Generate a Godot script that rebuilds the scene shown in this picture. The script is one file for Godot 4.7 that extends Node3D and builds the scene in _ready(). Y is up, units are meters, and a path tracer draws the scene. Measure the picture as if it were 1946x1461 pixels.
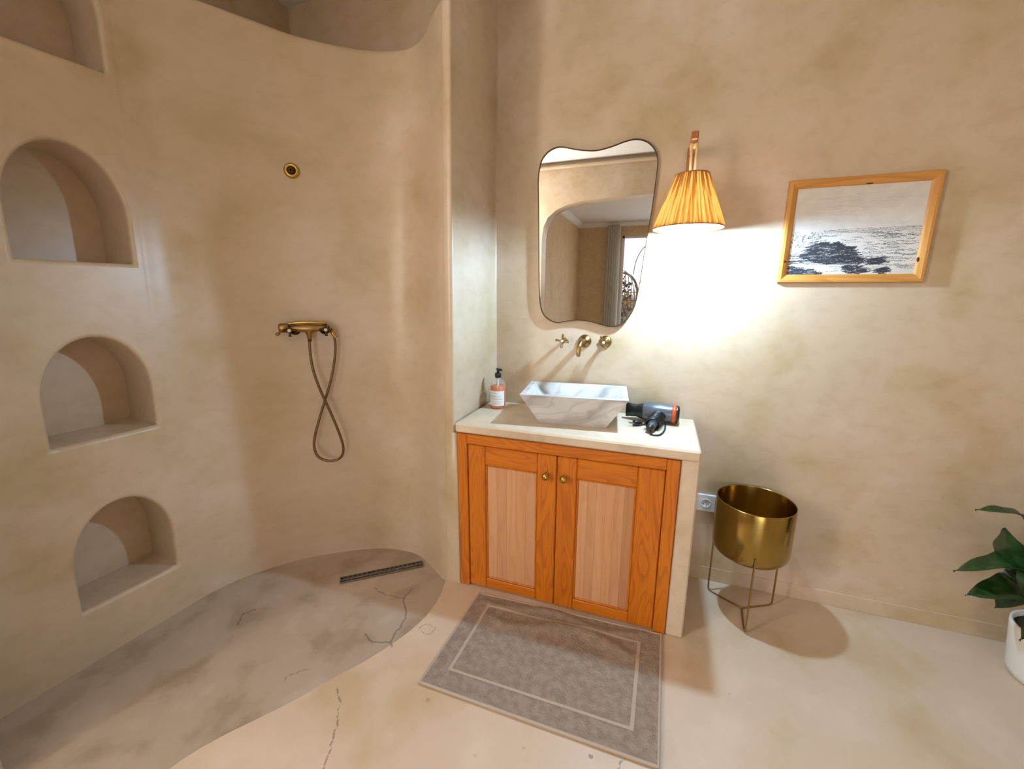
extends Node3D
# Plastered bathroom: walk-in shower with niches, masonry vanity, wall lamp, planter; an arch behind the camera opens to a daylit room.

const FLAT := -1
const CEIL := 2.8
const LEDGE := 2.4
const DRAIN_A := Vector3(-1.383, -0.019, 0.595)
const DRAIN_B := Vector3(-1.076, -0.019, 0.346)

var rng := RandomNumberGenerator.new()
var taken := {}
var M := {}


# ------------------------------------------------------------------ helpers: naming
func numbered(called: String) -> String:
	var n: int = taken.get(called, -1) + 1
	taken[called] = n
	return called if n == 0 else "%s_%03d" % [called, n]


func thing(called: String, label: String, category: String, at := Vector3.ZERO, group := "") -> Node3D:
	var o := Node3D.new()
	o.name = numbered(called)
	add_child(o, true)
	o.position = at
	tag(o, label, category, group)
	return o


func tag(o: Node, label: String, category: String, group := "") -> void:
	o.set_meta("label", label)
	o.set_meta("category", category)
	if group:
		o.set_meta("group", group)


func part(called: String, st: SurfaceTool, m: Material, parent: Node, label := "") -> MeshInstance3D:
	var o := MeshInstance3D.new()
	o.name = called
	o.mesh = done(st)
	o.material_override = m
	o.cast_shadow = GeometryInstance3D.SHADOW_CASTING_SETTING_ON
	parent.add_child(o, true)
	if label:
		o.set_meta("label", label)
	return o


func struct(called: String, st: SurfaceTool, m: Material, label: String, category: String) -> MeshInstance3D:
	var o := part(numbered(called), st, m, self)
	o.set_meta("kind", "structure")
	tag(o, label, category)
	return o


# ------------------------------------------------------------------ helpers: meshes
func mb() -> SurfaceTool:
	var st := SurfaceTool.new()
	st.begin(Mesh.PRIMITIVE_TRIANGLES)
	return st


func done(st: SurfaceTool) -> ArrayMesh:
	st.generate_normals()
	st.index()
	return st.commit()


func tri(st: SurfaceTool, a: Vector3, b: Vector3, c: Vector3, sg := FLAT) -> void:
	st.set_smooth_group(sg)
	for p in [a, b, c]:
		st.add_vertex(p)


func quad(st: SurfaceTool, a: Vector3, b: Vector3, c: Vector3, d: Vector3, sg := FLAT) -> void:
	tri(st, a, b, c, sg)
	tri(st, a, c, d, sg)


func grid(st: SurfaceTool, rows: Array, around := false, sg := 1, uv := false) -> void:
	st.set_smooth_group(sg)
	var nr := rows.size()
	for i in nr - 1:
		var a = rows[i]
		var b = rows[i + 1]
		var n: int = a.size()
		for j in (n if around else n - 1):
			var k := (j + 1) % n
			var q := [[a[j], j, i], [a[k], j + 1, i], [b[k], j + 1, i + 1], [b[j], j, i + 1]]
			for t in [0, 1, 2, 0, 2, 3]:
				if uv:
					st.set_uv(Vector2(float(q[t][1]) / (n if around else n - 1), float(q[t][2]) / (nr - 1)))
				st.add_vertex(q[t][0])


func box(st: SurfaceTool, c: Vector3, s: Vector3, bevel := 0.003, xf := Transform3D()) -> void:
	var h := s / 2.0
	var b := minf(bevel, minf(h.x, minf(h.y, h.z)) * 0.9)
	var P := func(sx: float, sy: float, sz: float, axis: int) -> Vector3:
		var v := Vector3(sx * h.x, sy * h.y, sz * h.z)
		for k in 3:
			if k != axis:
				v[k] -= signf(v[k]) * b
		return xf * (c + v)
	for axis in 3:
		var u := (axis + 1) % 3
		var w := (axis + 2) % 3
		for s0 in [-1.0, 1.0]:
			var q := []
			for k in [[-1.0, -1.0], [1.0, -1.0], [1.0, 1.0], [-1.0, 1.0]]:
				var sv := Vector3.ZERO
				sv[axis] = s0
				sv[u] = k[0]
				sv[w] = k[1]
				q.append(P.call(sv.x, sv.y, sv.z, axis))
			if s0 < 0:
				quad(st, q[0], q[1], q[2], q[3])
			else:
				quad(st, q[0], q[3], q[2], q[1])
		for s1 in [-1.0, 1.0]:
			for s2 in [-1.0, 1.0]:
				var q2 := []
				for e in [-1.0, 1.0]:
					var sv2 := Vector3.ZERO
					sv2[axis] = e
					sv2[u] = s1
					sv2[w] = s2
					q2.append([P.call(sv2.x, sv2.y, sv2.z, u), P.call(sv2.x, sv2.y, sv2.z, w)])
				if s1 * s2 > 0:
					quad(st, q2[0][0], q2[0][1], q2[1][1], q2[1][0])
				else:
					quad(st, q2[0][1], q2[0][0], q2[1][0], q2[1][1])
	for sx in [-1.0, 1.0]:
		for sy in [-1.0, 1.0]:
			for sz in [-1.0, 1.0]:
				var t := [P.call(sx, sy, sz, 0), P.call(sx, sy, sz, 1), P.call(sx, sy, sz, 2)]
				if sx * sy * sz > 0:
					tri(st, t[0], t[2], t[1])
				else:
					tri(st, t[0], t[1], t[2])


func slab(st: SurfaceTool, poly: PackedVector2Array, y0: float, y1: float) -> void:
	# polygon in (x, z), from y0 up to y1
	var ix := Geometry2D.triangulate_polygon(poly)
	for k in range(0, ix.size(), 3):
		var a := poly[ix[k]]
		var b := poly[ix[k + 1]]
		var c := poly[ix[k + 2]]
		var cw := (b - a).cross(c - a) > 0.0
		if not cw:
			var t := b
			b = c
			c = t
		tri(st, Vector3(a.x, y1, a.y), Vector3(b.x, y1, b.y), Vector3(c.x, y1, c.y))
		tri(st, Vector3(a.x, y0, a.y), Vector3(c.x, y0, c.y), Vector3(b.x, y0, b.y))
	for k in poly.size():
		var p := poly[k]
		var q := poly[(k + 1) % poly.size()]
		quad(st, Vector3(p.x, y0, p.y), Vector3(q.x, y0, q.y), Vector3(q.x, y1, q.y), Vector3(p.x, y1, p.y), 3)


func lathe(st: SurfaceTool, prof: Array, seg := 32, xf := Transform3D(), sg := 1) -> void:
	# prof: Vector2(radius, height), turned about +Y of xf
	var rows := []
	for p in prof:
		var row := PackedVector3Array()
		for j in seg:
			var a := TAU * j / seg
			row.append(xf * Vector3(p.x * cos(a), p.y, p.x * sin(a)))
		rows.append(row)
	grid(st, rows, true, sg)


func spline(pts: Array, per := 8, closed := false) -> PackedVector3Array:
	var out := PackedVector3Array()
	var n := pts.size()
	for i in (n if closed else n - 1):
		var p0: Vector3 = pts[(i - 1 + n) % n] if closed or i > 0 else pts[0]
		var p1: Vector3 = pts[i]
		var p2: Vector3 = pts[(i + 1) % n]
		var p3: Vector3 = pts[(i + 2) % n] if closed or i + 2 < n else pts[n - 1]
		for k in per:
			out.append(p1.cubic_interpolate(p2, p0, p3, float(k) / per))
	if not closed:
		out.append(pts[n - 1])
	return out


func tube(st: SurfaceTool, pts: Array, r, seg := 8, closed := false, caps := true, sg := 1, ripple := 0.0) -> void:
	var rows := []
	var n := pts.size()
	var ref := Vector3.UP
	var first: Vector3 = (pts[1] - pts[0]).normalized()
	if absf(first.dot(ref)) > 0.9:
		ref = Vector3.RIGHT
	for i in n:
		var t: Vector3
		if closed:
			t = pts[(i + 1) % n] - pts[(i - 1 + n) % n]
		else:
			t = pts[mini(i + 1, n - 1)] - pts[maxi(i - 1, 0)]
		t = t.normalized()
		var side := t.cross(ref).normalized()
		ref = side.cross(t).normalized()
		var rad: float = r[i] if r is Array else float(r)
		if ripple > 0.0 and i % 2:
			rad -= ripple
		var row := PackedVector3Array()
		for j in seg:
			var a := TAU * j / seg
			row.append(pts[i] + (side * cos(a) + ref * sin(a)) * rad)
		rows.append(row)
	if closed:
		rows.append(rows[0])
	grid(st, rows, true, sg)
	if caps and not closed:
		for e in [0, n - 1]:
			for j in seg:
				var a2: Vector3 = rows[e][j]
				var b2: Vector3 = rows[e][(j + 1) % seg]
				if e == 0:
					tri(st, pts[e], b2, a2)
				else:
					tri(st, pts[e], a2, b2)


func prism(st: SurfaceTool, poly: PackedVector2Array, z0: float, z1: float, xf := Transform3D()) -> void:
	# polygon in (x, y) of xf, from z0 to z1
	var ix := Geometry2D.triangulate_polygon(poly)
	for k in range(0, ix.size(), 3):
		var a := poly[ix[k]]
		var b := poly[ix[k + 1]]
		var c := poly[ix[k + 2]]
		if (b - a).cross(c - a) > 0.0:
			var t := b
			b = c
			c = t
		tri(st, xf * Vector3(a.x, a.y, z1), xf * Vector3(b.x, b.y, z1), xf * Vector3(c.x, c.y, z1))
		tri(st, xf * Vector3(a.x, a.y, z0), xf * Vector3(c.x, c.y, z0), xf * Vector3(b.x, b.y, z0))
	for k in poly.size():
		var p := poly[k]
		var q := poly[(k + 1) % poly.size()]
		quad(st, xf * Vector3(p.x, p.y, z0), xf * Vector3(p.x, p.y, z1), xf * Vector3(q.x, q.y, z1), xf * Vector3(q.x, q.y, z0), 2)


func frame_at(o: Vector3, up: Vector3, fwd := Vector3.BACK) -> Transform3D:
	# a transform whose +Y runs along up
	var y := up.normalized()
	var x := y.cross(fwd)
	if x.length() < 0.01:
		x = y.cross(Vector3.RIGHT)
	x = x.normalized()
	return Transform3D(Basis(x, y, x.cross(y)), o)


# ------------------------------------------------------------------ helpers: materials
func rgb(r: int, g: int, b: int) -> Color:
	return Color8(r, g, b)


func mat(called: String, c: Color, rough := 0.6, metal := 0.0) -> StandardMaterial3D:
	var m := StandardMaterial3D.new()
	m.resource_name = called
	m.albedo_color = c
	m.roughness = rough
	m.metallic = metal
	return m


func noise_tex(seed_: int, freq: float, colors: Array, stops: Array, size := 512, octaves := 4, normal := false) -> NoiseTexture2D:
	var n := FastNoiseLite.new()
	n.seed = seed_
	n.noise_type = FastNoiseLite.TYPE_SIMPLEX_SMOOTH
	n.frequency = freq
	n.fractal_octaves = octaves
	var t := NoiseTexture2D.new()
	t.width = size
	t.height = size
	t.seamless = true
	t.noise = n
	t.as_normal_map = normal
	if colors.size():
		var g := Gradient.new()
		g.offsets = PackedFloat32Array(stops)
		g.colors = PackedColorArray(colors)
		t.color_ramp = g
	return t


func plaster(called: String, light: Color, mid: Color, dark: Color, rough: float, seed_: int, scale := 0.42) -> StandardMaterial3D:
	var m := mat(called, Color.WHITE, rough)
	m.albedo_texture = noise_tex(seed_, 0.006, [dark, mid, mid, light], [0.15, 0.42, 0.58, 0.85], 1024, 6)
	m.uv1_triplanar = true
	m.uv1_world_triplanar = true
	m.uv1_scale = Vector3(scale, scale, scale)
	m.uv1_offset = Vector3(0.13, 0.37, 0.71)
	m.uv1_triplanar_sharpness = 4.0
	m.detail_enabled = true
	m.detail_blend_mode = BaseMaterial3D.BLEND_MODE_MUL
	m.detail_albedo = noise_tex(seed_ + 5, 0.012, [Color(0.975, 0.968, 0.955), Color(1, 1, 1), Color(1, 1, 1)], [0.2, 0.5, 1.0], 1024, 5)
	m.detail_uv_layer = BaseMaterial3D.DETAIL_UV_2
	m.uv2_triplanar = true
	m.uv2_world_triplanar = true
	m.uv2_scale = Vector3(0.8, 1.1, 0.8)
	return m


func wood_image(seed_: int, light: Color, dark: Color, rings: float, wave: float) -> Image:
	# vertical grain, one metre square
	var w := 768
	var h := 192
	var im := Image.create(w, h, false, Image.FORMAT_RGB8)
	var n := FastNoiseLite.new()
	n.seed = seed_
	n.frequency = 1.0
	n.fractal_octaves = 2
	for y in h:
		var v := float(y) / h
		var cv := cos(TAU * v)
		var sv := sin(TAU * v)
		for x in w:
			var u := float(x) / w
			var cu := cos(TAU * u) * 1.6
			var su := sin(TAU * u) * 1.6
			var bend := n.get_noise_3d(cu + cv * 0.2, su + sv * 0.2, 3.1 + cv * 0.16)
			var g := rings * u + wave * bend
			var s := g - floorf(g)
			var ring := smoothstep(0.35, 0.92, s) * (1.0 - smoothstep(0.94, 1.0, s))
			var fib := n.get_noise_3d(u * 140.0, cv * 0.8, sv * 0.8)
			im.set_pixel(x, y, light.lerp(dark, clampf(ring * 0.45 + fib * 0.22 + bend * 0.3, 0.0, 1.0)))
	return im


func wood(called: String, im: Image, across: bool, rough := 0.42, scale := 1.0, off := Vector3.ZERO) -> StandardMaterial3D:
	var m := mat(called, Color.WHITE, rough)
	var i := im
	if across:
		i = im.duplicate()
		i.rotate_90(CLOCKWISE)
	m.albedo_texture = ImageTexture.create_from_image(i)
	m.uv1_triplanar = true
	m.uv1_scale = Vector3(scale, scale, scale)
	m.uv1_offset = off
	m.uv1_triplanar_sharpness = 6.0
	return m


func marble_image() -> Image:
	var w := 512
	var im := Image.create(w, w, false, Image.FORMAT_RGB8)
	var n := FastNoiseLite.new()
	n.seed = 41
	n.frequency = 1.0
	n.fractal_octaves = 4
	var base := rgb(208, 204, 201)
	var grey := rgb(134, 130, 130)
	var rust := rgb(168, 146, 132)
	for y in w:
		var v := float(y) / w
		for x in w:
			var u := float(x) / w
			var b := n.get_noise_2d(u * 1.1, v * 2.2)
			var t := v * 3.4 + u * 0.9 + b * 0.8
			var s := absf(sin(t * PI))
			var fine := absf(sin((v * 13.0 + u * 3.2 + b * 2.0) * PI))
			var c := base.lerp(grey, (1.0 - smoothstep(0.0, 0.7, s)) * (0.5 + 0.4 * n.get_noise_2d(u * 3.0 + 9.0, v * 3.0)))
			c = c.lerp(grey, (1.0 - smoothstep(0.0, 0.5, fine)) * 0.28)
			c = c.lerp(rust, clampf(n.get_noise_2d(u * 2.0 + 40.0, v * 6.0) * 1.4 - 0.15, 0.0, 0.45))
			im.set_pixel(x, y, c)
	return im


func stroke(im: Image, pts: Array, c: Color, width: float, jitter: float, r: RandomNumberGenerator) -> void:
	# pts in pixels; wobbling line laid over what is there
	for i in pts.size() - 1:
		var a: Vector2 = pts[i]
		var b: Vector2 = pts[i + 1]
		var n := maxi(2, int(a.distance_to(b)))
		var d := 0.0
		for k in n:
			d = clampf(d + r.randf_range(-1, 1) * 0.7, -jitter, jitter)
			var p := a.lerp(b, float(k) / n) + (b - a).normalized().orthogonal() * d
			var hw := maxi(0, int(width * r.randf_range(0.5, 1.2) / 2.0))
			for dx in range(-hw, hw + 1):
				for dy in range(-hw, hw + 1):
					var x := int(p.x) + dx
					var y := int(p.y) + dy
					if x >= 0 and y >= 0 and x < im.get_width() and y < im.get_height():
						var o := im.get_pixel(x, y)
						var al := c.a * r.randf_range(0.75, 1.0)
						if o.a < 0.999:
							im.set_pixel(x, y, Color(c.r, c.g, c.b, maxf(o.a, al)))
						else:
							im.set_pixel(x, y, o.lerp(Color(c.r, c.g, c.b, 1.0), al))


func crack_image() -> Image:
	# x from -2 to 2 m, z from 0 to 4 m
	var im := Image.create(2048, 2048, false, Image.FORMAT_RGBA8)
	im.fill(Color(0.35, 0.27, 0.2, 0.0))
	var r := RandomNumberGenerator.new()
	r.seed = 12
	var px := func(list: Array) -> Array:
		var o := []
		for k in range(0, list.size(), 2):
			o.append(Vector2((list[k] + 2.0) * 512.0, list[k + 1] * 512.0))
		return o
	var c := Color(0.36, 0.27, 0.2, 0.62)
	stroke(im, px.call([-0.983, 1.062, -0.927, 1.113, -0.884, 1.172, -0.854, 1.228, -0.832, 1.283, -0.80, 1.4, -0.82, 1.6]), c, 2.0, 5.0, r)
	stroke(im, px.call([-0.03, 1.05, -0.021, 0.992, -0.016, 0.969, -0.002, 0.953]), c, 2.0, 2.0, r)
	stroke(im, px.call([-0.851, 0.724, -0.824, 0.705, -0.79, 0.708, -0.787, 0.739, -0.812, 0.754, -0.844, 0.742, -0.851, 0.724]), Color(0.45, 0.34, 0.25, 0.5), 2.0, 3.0, r)
	var g := Color(0.25, 0.2, 0.16, 0.55)
	stroke(im, px.call([-0.901, 0.854, -0.934, 0.817, -0.943, 0.757, -0.954, 0.684, -1.03, 0.591, -1.02, 0.52]), g, 3.0, 5.0, r)
	stroke(im, px.call([-0.934, 0.817, -1.011, 0.84, -1.06, 0.82]), g, 3.0, 5.0, r)
	stroke(im, px.call([-1.03, 0.591, -1.12, 0.6, -1.2, 0.57]), g, 2.0, 6.0, r)
	stroke(im, px.call([-1.598, 0.963, -1.633, 0.912, -1.60, 0.87]), g, 3.0, 5.0, r)
	stroke(im, px.call([-1.15, 1.03, -1.2, 1.07, -1.19, 1.1]), Color(0.25, 0.2, 0.16, 0.35), 2.0, 5.0, r)
	for s in [[-0.656, 0.996, 5, 0.3], [-0.102, 0.986, 4, 0.6], [-0.30, 1.03, 3, 0.25], [0.32, 0.62, 2, 0.4], [-0.43, 1.1, 3, 0.2]]:
		var cx: float = (s[0] + 2.0) * 512.0
		var cz: float = s[1] * 512.0
		for dx in range(-s[2], s[2] + 1):
			for dy in range(-s[2], s[2] + 1):
				if Vector2(dx, dy).length() <= s[2] * r.randf_range(0.7, 1.0):
					im.set_pixel(int(cx) + dx, int(cz) + dy, Color(0.42, 0.28, 0.16, s[3]))
	return im


func drawing_image() -> Image:
	var w := 640
	var h := 500
	var im := Image.create(w, h, false, Image.FORMAT_RGBA8)
	var r := RandomNumberGenerator.new()
	r.seed = 77
	var n := FastNoiseLite.new()
	n.seed = 8
	n.frequency = 0.012
	var paper := rgb(212, 206, 198)
	for y in h:
		for x in w:
			im.set_pixel(x, y, paper * (1.0 + 0.04 * n.get_noise_2d(x, y)) + Color(0, 0, 0, 1))
	var ink := Color(0.2, 0.2, 0.22)
	var line := func(x0: float, y0: float, x1: float, y1: float, wd: float, al: float, sag: float) -> void:
		var p := []
		for k in 9:
			var f := k / 8.0
			p.append(Vector2(lerpf(x0, x1, f), lerpf(y0, y1, f) + sin(f * PI) * sag + r.randf_range(-2.0, 2.0)))
		stroke(im, p, Color(ink.r, ink.g, ink.b, al), wd, 2.5, r)
	# faint sky
	for k in 26:
		var y0 := r.randf_range(30, 225)
		var x0 := r.randf_range(0, 520)
		line.call(x0, y0, x0 + r.randf_range(40, 190), y0 + r.randf_range(-8, 8), 1.0, 0.22, r.randf_range(-6, 6))
	# horizon
	for k in 4:
		line.call(170, 246 + k * 4 + r.randf_range(-2, 2), 638, 240 + k * 4, 2.0, 0.5 - 0.07 * k, r.randf_range(-3, 3))
	# waves
	for k in 150:
		var y1 := r.randf_range(252, 480)
		var x1 := r.randf_range(330, 600) if k % 3 else r.randf_range(20, 500)
		line.call(x1, y1, minf(x1 + r.randf_range(25, 120), 638), y1 + r.randf_range(-6, 8), 2.0, r.randf_range(0.3, 0.65), r.randf_range(-7, 7))
	# surf breaking at the left
	for k in 110:
		var a := Vector2(r.randf_range(5, 175), r.randf_range(250, 340))
		line.call(a.x, a.y, a.x + r.randf_range(-22, 26), a.y + r.randf_range(-20, 14), 2.0, r.randf_range(0.3, 0.7), r.randf_range(-5, 5))
	# rock masses
	var rocks := [[[70, 385], [110, 330], [135, 312], [160, 322], [185, 306], [215, 318], [250, 304], [275, 328], [330, 342], [360, 385], [390, 425], [330, 440], [220, 436], [130, 420]],
		[[395, 420], [430, 402], [470, 404], [500, 424], [470, 442], [420, 436]],
		[[280, 448], [350, 442], [410, 458], [420, 484], [360, 492], [300, 474]],
		[[445, 465], [490, 455], [530, 475], [490, 492], [450, 484]],
		[[4, 440], [60, 455], [140, 462], [190, 492], [6, 496]]]
	for q in rocks:
		var poly := PackedVector2Array()
		for p in q:
			poly.append(Vector2(p[0], p[1]))
		for y6 in range(300, 499):
			for x6 in range(0, 540):
				if Geometry2D.is_point_in_polygon(Vector2(x6, y6), poly):
					im.set_pixel(x6, y6, im.get_pixel(x6, y6).lerp(Color(0.36, 0.36, 0.38), 0.45 + 0.35 * n.get_noise_2d(x6 * 3.0, y6 * 6.0)))
		for k in 900:
			var x2 := r.randf_range(0, 540)
			var y2 := r.randf_range(300, 498)
			if Geometry2D.is_point_in_polygon(Vector2(x2, y2), poly):
				line.call(x2 - r.randf_range(10, 28), y2 + r.randf_range(-4, 4), x2 + r.randf_range(10, 28), y2 + r.randf_range(-9, 5), 4.0, r.randf_range(0.45, 0.85), r.randf_range(-4, 4))
		for k in 3500:
			var p3 := Vector2(r.randf_range(0, 540), r.randf_range(300, 498))
			if Geometry2D.is_point_in_polygon(p3, poly):
				for dx in 5:
					for dy in 4:
						var pp := Vector2i(int(p3.x) + dx, int(p3.y) + dy)
						if pp.x < w and pp.y < h:
							im.set_pixelv(pp, im.get_pixelv(pp).lerp(Color(ink.r, ink.g, ink.b, 1), 0.3))
	for k in 14:
		var y5 := r.randf_range(370, 440)
		line.call(2, y5, r.randf_range(80, 200), y5 - r.randf_range(0, 14), 3.0, 0.6, r.randf_range(-5, 5))
	return im


func label_image() -> Image:
	var im := Image.create(160, 160, false, Image.FORMAT_RGBA8)
	im.fill(rgb(238, 238, 236))
	var r := RandomNumberGenerator.new()
	r.seed = 5
	for l in [[14, 20, 70, 3], [20, 56, 84, 5], [18, 82, 120, 5], [30, 108, 100, 2], [24, 120, 112, 2], [34, 132, 92, 2], [28, 144, 104, 2]]:
		var x: int = l[0]
		while x < l[0] + l[2]:
			var wd := r.randi_range(4, 15)
			im.fill_rect(Rect2i(x, l[1], wd, l[3]), rgb(108, 112, 122))
			x += wd + r.randi_range(2, 6)
	return im


func make_materials() -> void:
	M.wall = plaster("beige polished plaster", rgb(210, 190, 169), rgb(201, 180, 153), rgb(188, 166, 130), 0.33, 3, 0.3)
	M.floor = plaster("beige cement floor", rgb(220, 198, 175), rgb(212, 189, 163), rgb(200, 174, 140), 0.4, 21, 0.35)
	M.tray = plaster("grey cement shower floor", rgb(196, 178, 158), rgb(184, 165, 145), rgb(166, 146, 124), 0.36, 33, 0.6)
	var cracks := ImageTexture.create_from_image(crack_image())
	for k in ["floor", "tray"]:
		var m: StandardMaterial3D = M[k]
		m.detail_blend_mode = BaseMaterial3D.BLEND_MODE_MIX
		m.detail_albedo = cracks
		m.uv2_scale = Vector3(0.25, 0.25, 0.25)
		m.uv2_offset = Vector3(0.5, 0, 0)
	M.counter = plaster("cream plaster worktop", rgb(226, 208, 184), rgb(214, 194, 168), rgb(200, 178, 150), 0.4, 51)
	M.ceiling = mat("white ceiling paint", rgb(232, 230, 226), 0.8)
	M.salon = plaster("sand wall paint", rgb(218, 194, 158), rgb(212, 187, 150), rgb(203, 178, 140), 0.7, 61)
	var om := wood_image(4, rgb(206, 116, 12), rgb(164, 76, 4), 26.0, 4.5)
	M.oak_v = wood("orange varnished pine", om, false)
	M.oak_v2 = wood("orange varnished pine", om, false, 0.42, 1.0, Vector3(0.37, 0.2, 0.1))
	M.oak_h = wood("orange varnished pine", om, true)
	var pm := wood_image(14, rgb(212, 158, 114), rgb(198, 140, 96), 26.0, 1.2)
	M.boards = []
	for k in 4:
		var b := wood("pale unvarnished pine board", pm, false, 0.6, 1.0, Vector3(0.17 * k, 0, 0))
		b.albedo_color = [Color(1, 1, 1), Color(0.965, 0.955, 0.95), Color(0.985, 0.97, 0.94), Color(0.9, 0.87, 0.82)][k]
		M.boards.append(b)
	var fm := wood_image(24, rgb(206, 146, 72), rgb(176, 112, 44), 22.0, 1.6)
	M.pine_v = wood("honey pine moulding", fm, false, 0.45)
	M.pine_h = wood("honey pine moulding", fm, true, 0.45)
	M.knot = mat("dark pine knot", rgb(70, 40, 18), 0.6)
	M.teak = wood("brown wood", wood_image(34, rgb(178, 108, 44), rgb(146, 82, 30), 30.0, 1.0), false, 0.45)
	M.brass = mat("polished brass", rgb(196, 162, 84), 0.2, 1.0)
	M.old_brass = mat("aged brass", rgb(160, 130, 80), 0.3, 1.0)
	M.dark_brass = mat("tarnished brass", rgb(84, 64, 38), 0.4, 1.0)
	M.hose = mat("dull bronze hose", rgb(122, 100, 68), 0.32, 1.0)
	M.gold = mat("golden sheet metal", rgb(164, 137, 72), 0.18, 1.0)
	M.mirror = mat("mirror glass", rgb(240, 242, 242), 0.01, 1.0)
	M.mirror_frame = mat("dark bronze mirror rim", rgb(96, 76, 52), 0.35, 1.0)
	M.white = mat("white plastic", rgb(232, 234, 238), 0.35)
	M.black = mat("black plastic", rgb(20, 21, 20), 0.35)
	M.grey = mat("grey metallic plastic", rgb(96, 99, 106), 0.28, 0.35)
	M.orange = mat("orange plastic", rgb(196, 74, 22), 0.35)
	M.steel = mat("steel grate", rgb(140, 134, 124), 0.4, 0.9)
	M.marble = mat("veined grey marble", Color.WHITE, 0.3)
	M.marble.albedo_texture = ImageTexture.create_from_image(marble_image())
	M.marble.uv1_triplanar = true
	M.marble.uv1_scale = Vector3(1.6, 1.6, 1.6)
	M.marble.uv1_offset = Vector3(0.5, 0.5, 0.5)
	M.mat = mat("taupe towelling", rgb(162, 144, 127), 0.95)
	M.mat.albedo_texture = noise_tex(71, 0.02, [Color(0.88, 0.88, 0.88), Color(1, 1, 1)], [0.25, 0.75], 512, 5)
	M.mat.uv1_triplanar = true
	M.mat.uv1_scale = Vector3(2.2, 2.2, 2.2)
	M.mat.normal_enabled = true
	M.mat.normal_texture = noise_tex(72, 0.09, [], [], 512, 3, true)
	M.mat.normal_scale = 0.4
	M.band = mat("flat woven taupe band", rgb(184, 166, 148), 0.85)
	M.shade = mat("raffia lamp shade", rgb(220, 182, 118), 0.85)
	M.shade.backlight_enabled = true
	M.shade.backlight = Color(0.75, 0.6, 0.4)
	M.shade.albedo_texture = noise_tex(91, 0.03, [Color(0.62, 0.48, 0.34), Color(1, 1, 1)], [0.35, 0.6], 256, 3)
	M.shade.uv1_scale = Vector3(9, 0.12, 1)
	M.lining = mat("white shade lining", rgb(240, 236, 226), 0.9)
	M.lining.backlight_enabled = true
	M.lining.backlight = Color(0.8, 0.8, 0.8)
	M.cord = mat("natural cord", rgb(226, 190, 140), 0.8)
	M.bulb = mat("glowing bulb glass", rgb(250, 250, 250), 0.3)
	M.bulb.emission_enabled = true
	M.bulb.emission = Color(0.9, 0.96, 1.0)
	M.bulb.emission_energy_multiplier = 6.0
	M.leaf = mat("dark glossy leaf", rgb(44, 76, 34), 0.35)
	M.leaf.albedo_texture = noise_tex(101, 0.02, [Color(0.6, 0.7, 0.5), Color(1, 1, 1)], [0.3, 0.7], 256, 3)
	M.leaf.uv1_triplanar = true
	M.leaf.uv1_scale = Vector3(4, 4, 4)
	M.leaf.backlight_enabled = true
	M.leaf.backlight = Color(0.12, 0.2, 0.06)
	M.stem = mat("green stem", rgb(78, 104, 52), 0.5)
	M.ceramic = mat("white glazed ceramic", rgb(228, 224, 216), 0.25)
	M.soil = mat("potting soil", rgb(52, 38, 28), 0.95)
	M.clear = mat("clear bottle glass", Color(0.95, 0.95, 0.93, 0.12), 0.05)
	M.clear.transparency = BaseMaterial3D.TRANSPARENCY_ALPHA
	M.amber = mat("amber liquid soap", Color(0.92, 0.44, 0.0, 0.75), 0.08)
	M.amber.transparency = BaseMaterial3D.TRANSPARENCY_ALPHA
	M.amber.refraction_enabled = true
	M.amber.refraction_scale = 0.033
	M.label = mat("printed paper label", Color.WHITE, 0.6)
	M.label.albedo_texture = ImageTexture.create_from_image(label_image())
	M.paper = mat("charcoal drawing on paper", Color.WHITE, 0.9)
	M.paper.albedo_texture = ImageTexture.create_from_image(drawing_image())
	M.curtain = mat("white sheer curtain", rgb(236, 232, 226), 0.9)
	M.curtain.backlight_enabled = true
	M.curtain.backlight = Color(1.0, 1.0, 0.97)
	M.pane = mat("window glass", Color(1, 1, 1, 0.06), 0.02)
	M.pane.transparency = BaseMaterial3D.TRANSPARENCY_ALPHA
	M.window_frame = mat("white window paint", rgb(232, 232, 232), 0.5)
	M.iron = mat("brown painted iron", rgb(120, 96, 76), 0.6)
	M.pale_iron = mat("pale grey painted iron", rgb(196, 200, 206), 0.5)
	M.terrace = mat("pale terrace stone", rgb(206, 196, 180), 0.8)
	M.blossom = mat("orange blossom", rgb(232, 160, 60), 0.7)


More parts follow.
